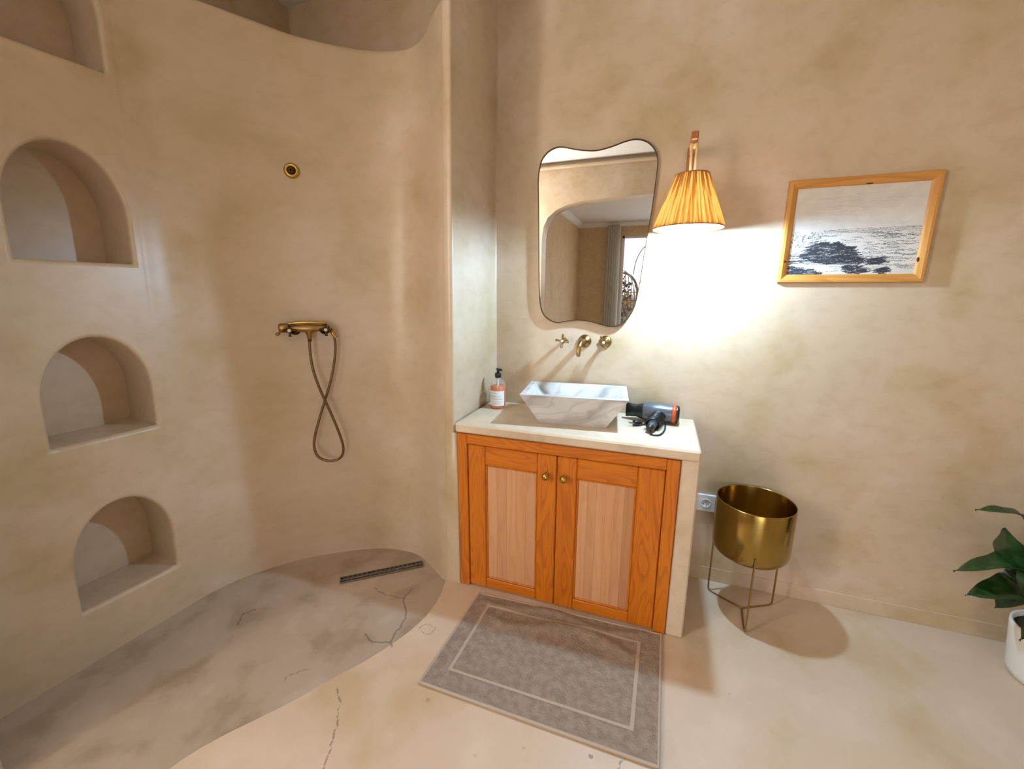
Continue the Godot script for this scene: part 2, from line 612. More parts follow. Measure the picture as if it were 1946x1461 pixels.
# ------------------------------------------------------------------ light and camera
func make_light() -> void:
	var cam := Camera3D.new()
	cam.name = "camera"
	cam.fov = 85.486
	cam.near = 0.02
	cam.far = 200.0
	var b := Basis(Vector3.UP, deg_to_rad(19.599)) * Basis(Vector3.RIGHT, deg_to_rad(-12.429)) * Basis(Vector3.BACK, deg_to_rad(0.176))
	cam.transform = Transform3D(b, Vector3(0, 1.36, 1.9895))
	add_child(cam)
	cam.current = true
	var e := Environment.new()
	e.background_mode = Environment.BG_SKY
	var sky := Sky.new()
	var sm := ProceduralSkyMaterial.new()
	sm.sky_top_color = Color(0.66, 0.78, 0.95)
	sm.sky_horizon_color = Color(1.0, 0.98, 0.95)
	sm.ground_horizon_color = Color(0.8, 0.76, 0.68)
	sm.ground_bottom_color = Color(0.6, 0.55, 0.48)
	sm.sky_energy_multiplier = 1.5
	sm.ground_energy_multiplier = 0.8
	sky.sky_material = sm
	e.sky = sky
	e.tonemap_mode = Environment.TONE_MAPPER_LINEAR
	e.tonemap_exposure = 1.2
	e.sdfgi_enabled = true
	e.ssao_enabled = true
	e.ssil_enabled = true
	var we := WorldEnvironment.new()
	we.name = "world_environment"
	we.environment = e
	add_child(we)
	# daylight through the bathroom window in the left wall, beside the camera
	var day := AreaLight3D.new()
	day.name = "bathroom_window_daylight"
	day.area_size = Vector2(0.52, 1.4)
	day.light_color = Color(1.0, 0.98, 0.955)
	day.light_energy = 4.5
	day.area_range = 30.0
	day.shadow_enabled = true
	day.position = Vector3(-1.985, 1.7, 2.735)
	day.rotation.y = -PI / 2.0
	add_child(day)
	# added fill in the unseen, widened end of the garden window, brightens next room
	var far := AreaLight3D.new()
	far.name = "next_room_fill_light"
	far.area_size = Vector2(1.6, 2.3)
	far.light_color = Color(1.0, 0.965, 0.92)
	far.light_energy = 3.4
	far.area_range = 30.0
	far.shadow_enabled = true
	far.position = Vector3(1.45, 1.3, 7.42)
	add_child(far)


# ------------------------------------------------------------------ the room
func plan(list: Array, y: float) -> PackedVector3Array:
	var p := []
	for k in range(0, list.size(), 2):
		p.append(Vector3(list[k], y, list[k + 1]))
	return spline(p, 6)


func wl(u: float, y: float, depth := 0.0) -> Vector3:
	# the straight stretch of the left wall: u along it towards the camera side, depth into the wall
	var d := Vector3(-0.0968, 0, 0.9953)
	var n := Vector3(0.9953, 0, 0.0968)
	return Vector3(-1.902, 0, 0.921) + d * u + Vector3(0, y, -0.035 * y) - n * depth


const NICHES := [[0.195, 0.377], [0.828, 0.371], [1.462, 0.385], [2.112, 0.38]]
const NU0 := 0.055
const NU1 := 0.362


func niche_top(k: int, u: float, off: float) -> float:
	var c := (NU0 + NU1) / 2.0
	var hw := (NU1 - NU0) / 2.0 + off
	var yb: float = NICHES[k][0]
	var h: float = NICHES[k][1]
	var x := clampf((u - c) / hw, -1.0, 1.0)
	return yb + h * 0.42 + (h * 0.58 + off) * sqrt(maxf(0.0, 1.0 - x * x))


func niche_loop(k: int, off: float, depth: float) -> PackedVector3Array:
	var out := PackedVector3Array()
	var yb: float = NICHES[k][0] - off
	var u0 := NU0 - off
	var u1 := NU1 + off
	var sp := niche_top(k, u0, off)
	for i in 10:
		out.append(wl(lerpf(u0, u1, i / 10.0), yb, depth))
	for i in 6:
		out.append(wl(u1, lerpf(yb, sp, i / 6.0), depth))
	for i in 36:
		var a := PI * i / 36.0
		var u := (u0 + u1) / 2.0 + cos(a) * (u1 - u0) / 2.0
		out.append(wl(u, niche_top(k, u, off), depth))
	for i in 6:
		out.append(wl(u0, lerpf(sp, yb, i / 6.0), depth))
	return out


func shower_wall() -> void:
	var st := mb()
	var off := 0.014
	# straight stretch with four arched niches cut in
	var us := [0.029]
	for i in 41:
		us.append((NU0 + NU1) / 2.0 - cos(PI * i / 40.0) * ((NU1 - NU0) / 2.0 + off))
	us.append(0.5)
	us.append(0.78)
	for i in us.size() - 1:
		var a: float = us[i]
		var b: float = us[i + 1]
		var inside := i >= 1 and i <= 40
		var lo := [-0.03, -0.03]
		for k in (5 if inside else 1):
			var hi := [CEIL, CEIL]
			if inside and k < 4:
				hi = [NICHES[k][0] - off, NICHES[k][0] - off]
			quad(st, wl(a, lo[0]), wl(a, hi[0]), wl(b, hi[1]), wl(b, lo[1]), 1)
			if inside and k < 4:
				lo = [niche_top(k, a, off), niche_top(k, b, off)]
	for k in 4:
		var rows := []
		for r in [[off, 0.0], [off * 0.62, 0.0012], [off * 0.28, 0.005], [off * 0.06, 0.010], [0.0, 0.016]]:
			rows.append(niche_loop(k, r[0], r[1]))
		grid(st, rows, true, 2)
		var inner := [niche_loop(k, 0.0, 0.016), niche_loop(k, 0.0, 0.1), niche_loop(k, -0.002, 0.2)]
		grid(st, inner, true, 3)
		var back: PackedVector3Array = inner[2]
		var mid := wl((NU0 + NU1) / 2.0, NICHES[k][0] + 0.15, 0.2)
		for j in back.size():
			tri(st, mid, back[j], back[(j + 1) % back.size()], 4)
	# curved stretch: the foot and the top edge are two different curves
	var foot := plan([-1.9049, 0.9509, -1.902, 0.921, -1.888, 0.83, -1.83, 0.703, -1.719, 0.55, -1.564, 0.416, -1.375, 0.307, -1.257, 0.28, -1.155, 0.283, -1.071, 0.316, -0.997, 0.362, -0.93, 0.405, -0.875, 0.424], -0.03)
	var hp := []
	for q in [[-1.9049, 2.47, 0.8644], [-1.902, 2.47, 0.8345], [-1.882, 2.466, 0.76], [-1.81, 2.46, 0.67], [-1.69, 2.445, 0.525], [-1.54, 2.415, 0.40], [-1.33, 2.395, 0.27], [-1.19, 2.395, 0.205], [-1.085, 2.395, 0.20], [-1.01, 2.395, 0.237], [-0.945, 2.395, 0.298], [-0.872, 2.395, 0.375], [-0.815, 2.395, 0.424]]:
		hp.append(Vector3(q[0], q[1], q[2]))
	var head := spline(hp, 6)
	var rows2 := []
	var cor := Vector3(-1.5, 0, 0.0)
	for i in 13:
		var f := i / 12.0
		var row := PackedVector3Array()
		for j in foot.size():
			row.append(foot[j].lerp(head[j], f * 0.988))
		rows2.append(row)
	for q in [[0.996, 0.004], [0.999, 0.012], [1.0, 0.026]]:
		var row2 := PackedVector3Array()
		for j in foot.size():
			var p := foot[j].lerp(head[j], q[0])
			row2.append(p + (cor - Vector3(p.x, 0, p.z)).normalized() * q[1])
		rows2.append(row2)
	grid(st, rows2, false, 1)
	# ledge back to the wall
	var top: PackedVector3Array = rows2[rows2.size() - 1]
	var back_line := PackedVector3Array()
	for p in top:
		back_line.append(Vector3(p.x, p.y, -0.02))
	grid(st, [top, back_line], false, 6)
	quad(st, top[0], back_line[0], Vector3(-1.97, 2.47, -0.02), Vector3(-1.97, 2.47, 0.84), 6)
	var w := struct("wall_left", st, M.wall, "curved beige plaster shower wall with four arched niches", "wall")
	# outer wall behind the niches, and the wall above the ledge
	var s2 := mb()
	box(s2, Vector3(-2.4, 1.4, 0.8), Vector3(0.1, 2.8, 1.8), 0.0)
	part("outer_wall", s2, M.wall, w)
	var s3 := mb()
	box(s3, Vector3(-2.0, 2.6, 0.40), Vector3(0.1, 0.42, 0.84), 0.0)
	part("upper_wall", s3, M.wall, w)
	var s4 := mb()
	for q in [[1.4, 2.06, 2.8, 0.8], [1.4, 3.1, 2.8, 0.18], [0.46, 2.735, 0.92, 0.55], [2.64, 2.735, 0.32, 0.55]]:
		box(s4, Vector3(-2.02, q[0], q[1]), Vector3(0.14, q[2], q[3]), 0.0)
	part("end_wall", s4, M.wall, w)
	var s5 := mb()
	box(s5, Vector3(-1.87, 1.14, 1.64), Vector3(0.36, 2.32, 0.08), 0.012)
	struct("wall_shower_side", s5, M.wall, "beige plaster wall end at the open side of the shower", "wall")


func pier() -> void:
	# the pier between shower and washstand: front face, reveal and a cove into the back wall
	var st := mb()
	var rows := []
	for y in [0.0, 0.4, 0.756, 0.7564, 0.8008, 0.804, 0.9, 1.0, 1.1, 1.2, 1.3, 1.45, 1.6, 1.8, 2.0, 2.3, 2.8]:
		var f: float = y / CEIL
		var row := PackedVector3Array()
		var xf := -0.8145 if y < 0.7562 else lerpf(-0.8275, -0.783, clampf((y - 0.8) / 2.0, 0.0, 1.0))
		var xl := lerpf(-0.893, -0.822, f)
		var zf := 0.43
		row.append(Vector3(xl - 0.03, y, 0.0))
		row.append(Vector3(xl, y, zf - 0.02))
		row.append(Vector3(xl + 0.002, y, zf - 0.006))
		row.append(Vector3(xl + 0.008, y, zf))
		row.append(Vector3(xf - 0.008, y, zf))
		row.append(Vector3(xf - 0.002, y, zf - 0.002))
		row.append(Vector3(xf, y, zf - 0.01))
		var r := lerpf(0.13, 0.03, smoothstep(0.28, 0.75, f)) if y > 0.803 else 0.002
		for k in 8:
			var a := PI / 2.0 * k / 7.0
			row.append(Vector3(xf + r * 0.25 * (1.0 - cos(a)) + (0.012 * f if y > 0.803 else 0.0), y, r * (1.0 - sin(a)) - 0.002))
		rows.append(row)
	grid(st, rows, false, 1)
	struct("wall_pier", st, M.wall, "narrow plaster pier between the shower and the washstand", "wall")


func room() -> void:
	var st := mb()
	box(st, Vector3(-0.3, 1.4, -0.06), Vector3(4.3, 2.8, 0.12), 0.0)
	struct("wall_back", st, M.wall, "beige polished plaster wall behind mirror, lamp and picture", "wall")
	shower_wall()
	pier()
	var s := mb()
	box(s, Vector3(1.82, 1.4, 1.6), Vector3(0.14, 2.8, 3.3), 0.0)
	struct("wall_right", s, M.wall, "plain beige plaster wall past the potted plant", "wall")
	# floor with the edge of the sunken shower cut out
	var edge := plan([-0.893, 0.427, -0.884, 0.463, -0.868, 0.525, -0.858, 0.616, -0.869, 0.715, -0.897, 0.807, -0.953, 0.929, -1.023, 1.044, -1.083, 1.149, -1.145, 1.239, -1.202, 1.32, -1.245, 1.401, -1.275, 1.5, -1.33, 1.58, -1.45, 1.63, -1.69, 1.65], 0.0)
	var poly := PackedVector2Array()
	for p in edge:
		poly.append(Vector2(p.x, p.z))
	for p in [[-2.1, 1.65], [-2.1, 3.3], [1.8, 3.3], [1.8, -0.05], [-0.893, -0.05]]:
		poly.append(Vector2(p[0], p[1]))
	s = mb()
	slab(s, poly, -0.12, 0.0)
	struct("floor", s, M.floor, "beige polished cement floor with fine cracks", "floor")
	s = mb()
	# four slabs leave the slot of the drain open
	var dir := (DRAIN_B - DRAIN_A).normalized()
	var slot := Transform3D(Basis(dir, Vector3.UP, dir.cross(Vector3.UP)), (DRAIN_A + DRAIN_B) / 2.0)
	var hl := DRAIN_A.distance_to(DRAIN_B) / 2.0
	box(s, Vector3(0, -0.05, -0.622), Vector3(3.2, 0.1, 1.2), 0.0, slot)
	box(s, Vector3(0, -0.05, 0.822), Vector3(3.2, 0.1, 1.6), 0.0, slot)
	for sx in [-1.0, 1.0]:
		box(s, Vector3(sx * (hl + 0.6), -0.05, 0), Vector3(1.2, 0.1, 0.044), 0.0, slot)
	struct("floor_shower", s, M.tray, "sunken grey cement shower floor with cracks", "floor")
	s = mb()
	box(s, Vector3(-0.3, 2.85, 1.6), Vector3(4.4, 0.1, 3.4), 0.0)
	struct("ceiling", s, M.ceiling, "white bathroom ceiling", "ceiling")
	# wall with the wide arch, behind the camera
	s = mb()
	var left := [[-1.43, 0.0], [-1.42, 1.6], [-1.415, 2.0], [-1.395, 2.12], [-1.345, 2.22], [-1.25, 2.295], [-1.12, 2.345], [-0.95, 2.375], [-0.7, 2.39], [-0.3, 2.396]]
	var arch := PackedVector2Array()
	for p in left:
		arch.append(Vector2(p[0], p[1]))
	var right := left.duplicate()
	right.reverse()
	for p in right:
		arch.append(Vector2(0.1 - p[0], p[1]))
	var outline := PackedVector2Array([Vector2(-2.1, 0), Vector2(-2.1, CEIL)])
	outline.append(Vector2(1.85, CEIL))
	outline.append(Vector2(1.85, 0))
	for i in range(arch.size() - 1, -1, -1):
		outline.append(arch[i])
	prism(s, outline, 3.05, 3.25)
	struct("wall_front", s, M.wall, "beige plaster wall with a wide flat arch opening", "wall")
	s = mb()
	box(s, Vector3(-0.1, 2.74, 3.02), Vector3(3.9, 0.02, 0.06), 0.002)
	struct("trim_1", s, M.wall, "thin plaster moulding above the arch", "trim")
	# low plaster plinth along the foot of the back wall
	s = mb()
	box(s, Vector3(0.965, 0.034, 0.0005), Vector3(1.57, 0.07, 0.004), 0.0019)
	var bb := struct("baseboard_back", s, M.wall, "low plaster plinth along the foot of the back wall", "baseboard")
	bb.position.y = 0.0006
	next_room()


func next_room() -> void:
	var s := mb()
	box(s, Vector3(0.4, -0.06, 5.45), Vector3(4.9, 0.12, 4.4), 0.0)
	struct("floor_next_room", s, M.floor, "floor of the daylit room beyond the arch", "floor")
	s = mb()
	box(s, Vector3(0.4, 2.85, 5.4), Vector3(4.9, 0.1, 4.3), 0.0)
	struct("ceiling_next_room", s, M.ceiling, "white ceiling of the room beyond the arch", "ceiling")
	s = mb()
	box(s, Vector3(-1.88, 1.4, 5.4), Vector3(0.14, 2.8, 4.2), 0.0)
	struct("wall_next_room_left", s, M.salon, "sand side wall of the room beyond the arch", "wall")
	s = mb()
	box(s, Vector3(2.72, 1.4, 5.4), Vector3(0.14, 2.8, 4.3), 0.0)
	box(s, Vector3(2.2, 1.4, 3.2), Vector3(0.8, 2.8, 0.1), 0.0)
	struct("wall_next_room_right", s, M.salon, "far right sand wall of the room beyond the arch", "wall")
	# window wall with one opening
	s = mb()
	box(s, Vector3(-1.42, 1.4, 7.5), Vector3(1.02, 2.8, 0.2), 0.0)
	box(s, Vector3(2.55, 1.4, 7.5), Vector3(0.5, 2.8, 0.2), 0.0)
	box(s, Vector3(0.7, 2.665, 7.5), Vector3(3.21, 0.27, 0.2), 0.0)
	struct("wall_next_room_front", s, M.salon, "sand window wall of the room beyond the arch", "wall")
	s = mb()
	var prof := [Vector2(0, 0), Vector2(0.09, 0), Vector2(0.09, -0.02), Vector2(0.03, -0.08), Vector2(0.0, -0.09)]
	for side in 2:
		var rows := []
		for e in 2:
			var row := PackedVector3Array()
			for p in prof:
				if side == 0:
					row.append(Vector3(-1.81 + p.x, 2.8 + p.y, lerpf(3.25, 7.4, e)))
				else:
					row.append(Vector3(lerpf(-1.81, 2.65, e), 2.8 + p.y, 7.4 - p.x))
			rows.append(row)
		grid(s, rows, false, FLAT)
	struct("trim_2", s, M.ceiling, "white cornice round the room beyond the arch", "trim")
	for k in 2:
		var x0: float = [-0.905, -0.272][k]
		var x1: float = [2.3, 0.272][k]  # garden window runs on unseen to the right, widened for the added light
		var y0: float = [0.0, 0.92][k]
		var y1: float = [2.53, 2.48][k]
		var z0: float = [7.5, 0.0][k]
		var w := Node3D.new()
		w.name = "window_%d" % (k + 1)
		add_child(w)
		if k == 1:
			w.transform = Transform3D(Basis(Vector3.UP, PI / 2.0), Vector3(-2.03, 0, 2.735))
		w.set_meta("kind", "structure")
		tag(w, ["garden window beside the sheer curtain, seen in the mirror, unseen right part added", "bathroom window in the left wall behind the shower"][k], "window")
		for b in [[x0 + 0.025, (y0 + y1) / 2.0, 0.05, y1 - y0], [x1 - 0.025, (y0 + y1) / 2.0, 0.05, y1 - y0], [(x0 + x1) / 2.0, y1 - 0.025, x1 - x0, 0.05], [(x0 + x1) / 2.0, y0 + 0.03, x1 - x0, 0.06]]:
			var f := mb()
			box(f, Vector3(b[0], b[1], z0), Vector3(b[2], b[3], 0.06), 0.004)
			part("frame_bar", f, M.window_frame, w)
		if k == 0:
			# pale curved ironwork in front of the garden
			var g := mb()
			for arc in [[-0.9, 1.32, 0.52], [-0.3, 1.75, 0.62], [-0.05, 1.1, 0.7]]:
				var pts := []
				for i in 25:
					var a := PI * i / 24.0
					pts.append(Vector3(arc[0] + cos(a) * arc[2] * 0.55, arc[1] + sin(a) * arc[2], 7.56))
				tube(g, pts, 0.014, 6)
			part("ironwork", g, M.pale_iron, w)
		var pn := mb()
		quad(pn, Vector3(x0 + 0.05, y0 + 0.06, z0), Vector3(x0 + 0.05, y1 - 0.05, z0), Vector3(x1 - 0.05, y1 - 0.05, z0), Vector3(x1 - 0.05, y0 + 0.06, z0))
		part("pane", pn, M.pane, w)
	# sheer curtain drawn to the side of the narrow window
	var c := thing("curtain", "white sheer curtain hanging in folds beside the garden window", "curtain", Vector3(-1.06, 0, 7.28))
	var cs := mb()
	for face in 2:
		var rows3 := []
		for i in 17:
			var y := 0.02 + 2.72 * i / 16.0
			var row3 := PackedVector3Array()
			for j in 61:
				var t := j / 60.0
				var pinch := 1.0 - 0.12 * (y / 2.74)
				row3.append(Vector3((t - 0.5) * 0.3 * pinch, y, 0.03 * sin(t * TAU * 6.0 + 0.4 * sin(y * 2.0)) + 0.006 * sin(t * 40.0) + face * 0.002))
			rows3.append(row3)
		grid(cs, rows3, false, 1)
	part("sheer", cs, M.curtain, c)
	var rod := mb()
	tube(rod, [Vector3(-0.2, 2.745, 0.0), Vector3(1.1, 2.745, 0.0)], 0.012, 10)
	part("rod", rod, M.window_frame, c)
	# garden outside: terrace, arched gate, shrub
	s = mb()
	box(s, Vector3(0.2, -0.08, 11.0), Vector3(12, 0.1, 6.8), 0.0)
	struct("terrace", s, M.terrace, "pale stone terrace outside the garden window", "terrace")
	var gate := thing("garden_gate", "brown lattice gate with an arched top outside the window", "gate", Vector3(-0.93, -0.03, 8.1))
	var gt := mb()
	var gp := []
	for i in 25:
		var a2 := PI * i / 24.0
		gp.append(Vector3(cos(a2) * 0.36, 1.38 + sin(a2) * 0.46, 0))
	gp.push_front(Vector3(0.36, 0, 0))
	gp.append(Vector3(-0.36, 0, 0))
	tube(gt, gp, 0.028, 8)
	part("gate_frame", gt, M.iron, gate)
	for i in 9:
		var bx := -0.3 + 0.075 * i
		var bt := mb()
		tube(bt, [Vector3(bx, 0.02, 0), Vector3(bx, 1.38 + 0.44 * sqrt(1.0 - pow(bx / 0.36, 2.0)), 0)], 0.011, 6)
		part("bar", bt, M.iron, gate)
	for i in 8:
		var ht := mb()
		tube(ht, [Vector3(-0.35, 0.15 + 0.18 * i, 0), Vector3(0.35, 0.15 + 0.18 * i, 0)], 0.010, 6)
		part("cross_bar", ht, M.iron, gate)
	var shrub := thing("flowering_shrub", "orange flowering shrub behind the garden gate", "shrub", Vector3(-0.98, -0.03, 8.6))
	var sh := mb()
	var sg := mb()
	rng.seed = 9
	for i in 420:
		var d := Vector3(rng.randfn(), rng.randfn(), rng.randfn()).normalized() * rng.randf_range(0.5, 1.0)
		var p := Vector3(d.x * 0.3, 1.2 + d.y * 0.62, d.z * 0.3)
		var q := Vector3(rng.randfn(), rng.randfn(), rng.randfn()).normalized() * 0.05
		var r2 := q.cross(Vector3(rng.randfn(), rng.randfn(), rng.randfn())).normalized() * 0.035
		var dst := sh if i % 3 == 0 else sg
		quad(dst, p - q, p + r2, p + q, p - r2)
	part("blossom", sh, M.blossom, shrub)
	part("foliage", sg, M.leaf, shrub)
	var stt := mb()
	tube(stt, [Vector3(0, 0, 0), Vector3(0.02, 0.5, 0), Vector3(0, 1.1, 0.02)], 0.025, 8)
	part("trunk", stt, M.iron, shrub)


# ------------------------------------------------------------------ washstand
func vanity() -> void:
	var v := thing("washstand", "cream plaster washstand with thick worktop and solid side", "washstand", Vector3(-0.328, 0, 0.0))
	var st := mb()
	box(st, Vector3(0.0025, 0.779, 0.214), Vector3(0.997, 0.0425, 0.426), 0.007)
	part("worktop", st, M.counter, v)
	st = mb()
	box(st, Vector3(0.4685, 0.379, 0.2125), Vector3(0.065, 0.757, 0.423), 0.006)
	part("side", st, M.counter, v)
	st = mb()
	box(st, Vector3(-0.02, 0.379, 0.05), Vector3(0.9, 0.74, 0.03), 0.0)
	part("back", st, M.counter, v)
	# wooden front
	var c := thing("cabinet_front", "orange varnished pine cabinet front with two panelled doors", "cabinet", Vector3(-0.355, 0.0, 0.425))
	var x0 := -0.458
	var x1 := 0.461
	var jw := 0.047
	for s in [[x0 + jw / 2.0, 0.378, jw, 0.754, "frame_stile", M.oak_v], [x1 - jw / 2.0, 0.378, jw, 0.754, "frame_stile", M.oak_v2]]:
		st = mb()
		box(st, Vector3(s[0], s[1], -0.012), Vector3(s[2], s[3], 0.032), 0.003)
		part(s[4], st, s[5], c)
	st = mb()
	box(st, Vector3((x0 + x1) / 2.0, 0.734, -0.012), Vector3(x1 - x0 - 2 * jw, 0.044, 0.032), 0.003)
	part("frame_rail", st, M.oak_h, c)
	# doors: [left, right, left stile, right stile]
	var top := 0.708
	for d in [[x0 + jw + 0.002, -0.007, 0.082, 0.082, -0.048], [-0.004, x1 - jw - 0.002, 0.082, 0.098, 0.028]]:
		var dl: float = d[0]
		var dr: float = d[1]
		var pl: float = dl + d[2]
		var pr: float = dr - d[3]
		st = mb()
		box(st, Vector3((dl + dr) / 2.0, 0.36, -0.026), Vector3(dr - dl - 0.02, 0.66, 0.008), 0.0)
		var door := part("door", st, M.boards[3], c)
		for s in [[dl, pl], [pr, dr]]:
			st = mb()
			box(st, Vector3((s[0] + s[1]) / 2.0, (top + 0.008) / 2.0, -0.014), Vector3(s[1] - s[0], top - 0.008, 0.026), 0.004)
			part("stile", st, M.oak_v if s[0] == dl else M.oak_v2, door)
		for s in [[0.008, 0.057], [0.622, top]]:
			st = mb()
			box(st, Vector3((pl + pr) / 2.0, (s[0] + s[1]) / 2.0, -0.0145), Vector3(pr - pl, s[1] - s[0], 0.025), 0.004)
			part("rail", st, M.oak_h, door)
		# beading round the panel
		st = mb()
		for s in [[pl + 0.004, 0.34, 0.008, 0.565], [pr - 0.004, 0.34, 0.008, 0.565]]:
			box(st, Vector3(s[0], s[1], -0.012), Vector3(s[2], s[3], 0.012), 0.003)
		for y in [0.061, 0.618]:
			box(st, Vector3((pl + pr) / 2.0, y, -0.012), Vector3(pr - pl - 0.016, 0.008, 0.012), 0.003)
		part("beading", st, M.oak_v, door)
		var n := 5 if dl < -0.1 else 6
		for k in n:
			var a := lerpf(pl + 0.008, pr - 0.008, float(k) / n)
			var b := lerpf(pl + 0.008, pr - 0.008, float(k + 1) / n)
			st = mb()
			box(st, Vector3((a + b) / 2.0, 0.3395, -0.0165), Vector3(b - a - 0.0002, 0.549, 0.011), 0.0004)
			part("panel_board", st, M.boards[[0, 1, 0, 2, 1, 3][k]], door)
		st = mb()
		lathe(st, [Vector2(0, 0), Vector2(0.011, 0), Vector2(0.011, 0.003), Vector2(0.006, 0.005), Vector2(0.006, 0.012), Vector2(0.0115, 0.016), Vector2(0.0155, 0.022), Vector2(0.0155, 0.028), Vector2(0.011, 0.034), Vector2(0, 0.036)], 24, frame_at(Vector3(d[4], 0.622, -0.001), Vector3.BACK, Vector3.UP))
		part("knob", st, M.brass, door, "round polished brass knob")


func basin() -> void:
	var b := thing("basin", "grey veined marble basin with sloping sides on the worktop", "basin", Vector3(-0.342, 0.8006, 0.1795))
	b.rotation.y = deg_to_rad(6.3)
	var h := 0.1345
	var st := mb()
	var ring := func(hx: float, hz: float, y: float, zc: float) -> PackedVector3Array:
		return PackedVector3Array([Vector3(-hx, y, zc - hz), Vector3(hx, y, zc - hz), Vector3(hx, y, zc + hz), Vector3(-hx, y, zc + hz)])
	# four sloping slabs, a flat rim and a rounded hollow
	var outer := [ring.call(0.138, 0.090, 0.0, 0.01), ring.call(0.142, 0.094, 0.0, 0.01), ring.call(0.2255, 0.142, h - 0.003, 0.0), ring.call(0.2265, 0.1425, h - 0.001, 0.0), ring.call(0.2235, 0.1395, h, 0.0), ring.call(0.203, 0.119, h, 0.0), ring.call(0.200, 0.116, h - 0.003, 0.0)]
	outer.reverse()
	grid(st, outer, true, FLAT)
	var hollow := []
	for i in 9:
		var f := i / 8.0
		var row := PackedVector3Array()
		var hx := lerpf(0.200, 0.112, f)
		var hz := lerpf(0.116, 0.062, f)
		var y := lerpf(h - 0.003, 0.03, f) - (0.0 if f < 0.99 else 0.004)
		var r := lerpf(0.001, 0.03, minf(1.0, f * 3.0))
		for c in [[1, 1, 0], [-1, 1, 1], [-1, -1, 2], [1, -1, 3]]:
			for k in 6:
				var a: float = PI / 2.0 * (c[2] + k / 5.0)
				row.append(Vector3(c[0] * (hx - r) + cos(a) * r, y, c[1] * (hz - r) + sin(a) * r))
		hollow.append(row)
	grid(st, hollow, true, 2)
	var last: PackedVector3Array = hollow[8]
	for j in last.size():
		tri(st, Vector3(0, 0.024, 0), last[j], last[(j + 1) % last.size()], 2)
	tri(st, outer[6][0], outer[6][1], outer[6][2])
	tri(st, outer[6][0], outer[6][2], outer[6][3])
	part("bowl", st, M.marble, b)
	st = mb()
	lathe(st, [Vector2(0, 0.033), Vector2(0.02, 0.032), Vector2(0.023, 0.029), Vector2(0.023, 0.02)], 24)
	part("waste", st, M.brass, b, "round brass waste in the hollow")


func tap_cross(parent: Node3D, xf: Transform3D, arm := 0.026) -> void:
	var st := mb()
	for k in 4:
		var a := PI / 2.0 * k + 0.35
		var d := xf.basis * Vector3(cos(a), 0, sin(a))
		tube(st, [xf.origin, xf.origin + d * arm * 0.75, xf.origin + d * arm], [0.0038, 0.0042, 0.0055], 8)
		lathe(st, [Vector2(0, -0.006), Vector2(0.005, -0.004), Vector2(0.0066, 0), Vector2(0.005, 0.004), Vector2(0, 0.006)], 10, frame_at(xf.origin + d * (arm + 0.002), d))
	lathe(st, [Vector2(0, -0.01), Vector2(0.008, -0.009), Vector2(0.0095, 0), Vector2(0.008, 0.007), Vector2(0, 0.009)], 16, xf)
	part("cross_handle", st, M.old_brass, parent)
	st = mb()
	lathe(st, [Vector2(0.0062, 0.006), Vector2(0.006, 0.0105), Vector2(0, 0.0115)], 16, xf)
	part("button", st, M.ceramic, parent, "white ceramic button")


func taps() -> void:
	for k in 2:
		var t := thing("tap_handle", ["small brass cross tap left of the spout, without a visible rose", "small brass cross tap right of the spout, on a round rose"][k], "tap", Vector3([-0.436, -0.242][k], 1.137, 0.0))
		var st := mb()
		var rr: float = [0.012, 0.029][k]
		lathe(st, [Vector2(0, 0.0), Vector2(rr, 0.0), Vector2(rr, 0.003), Vector2(rr * 0.85, 0.008), Vector2(rr * 0.5, 0.012), Vector2(0.008, 0.016), Vector2(0.008, 0.03), Vector2(0.0105, 0.033), Vector2(0.0105, 0.04), Vector2(0.006, 0.043), Vector2(0.006, 0.05)], 28, frame_at(Vector3(0, 0, 0.0005), Vector3.BACK, Vector3.UP))
		part("rose", st, M.old_brass, t)
		var xf := frame_at(Vector3([-0.001, -0.002][k], 0.001, 0.056), Vector3.BACK, Vector3.UP)
		xf = xf.rotated_local(Vector3.UP, [0.25, 0.75][k])
		tap_cross(t, xf)
	var s := thing("wall_spout", "curved brass wall spout above the basin", "spout", Vector3(-0.339, 1.136, 0.0))
	var st2 := mb()
	lathe(st2, [Vector2(0, 0), Vector2(0.031, 0), Vector2(0.031, 0.004), Vector2(0.026, 0.01), Vector2(0.016, 0.015), Vector2(0.013, 0.02)], 32, frame_at(Vector3(0, 0, 0.0005), Vector3.BACK, Vector3.UP))
	part("rose", st2, M.old_brass, s)
	st2 = mb()
	var pts := spline([Vector3(0, 0, 0.012), Vector3(0, 0.004, 0.05), Vector3(-0.001, 0.006, 0.095), Vector3(-0.003, -0.008, 0.122), Vector3(-0.004, -0.034, 0.132), Vector3(-0.004, -0.05, 0.133)], 6)
	var rad := []
	for i in pts.size():
		rad.append(lerpf(0.0125, 0.009, float(i) / pts.size()))
	tube(st2, pts, rad, 14)
	part("pipe", st2, M.old_brass, s)
	st2 = mb()
	lathe(st2, [Vector2(0.0, -0.002), Vector2(0.0085, -0.002), Vector2(0.0085, 0.006), Vector2(0.0, 0.006)], 16, Transform3D(Basis(), Vector3(-0.004, -0.055, 0.133)))
	part("nozzle", st2, M.steel, s, "pale metal aerator")


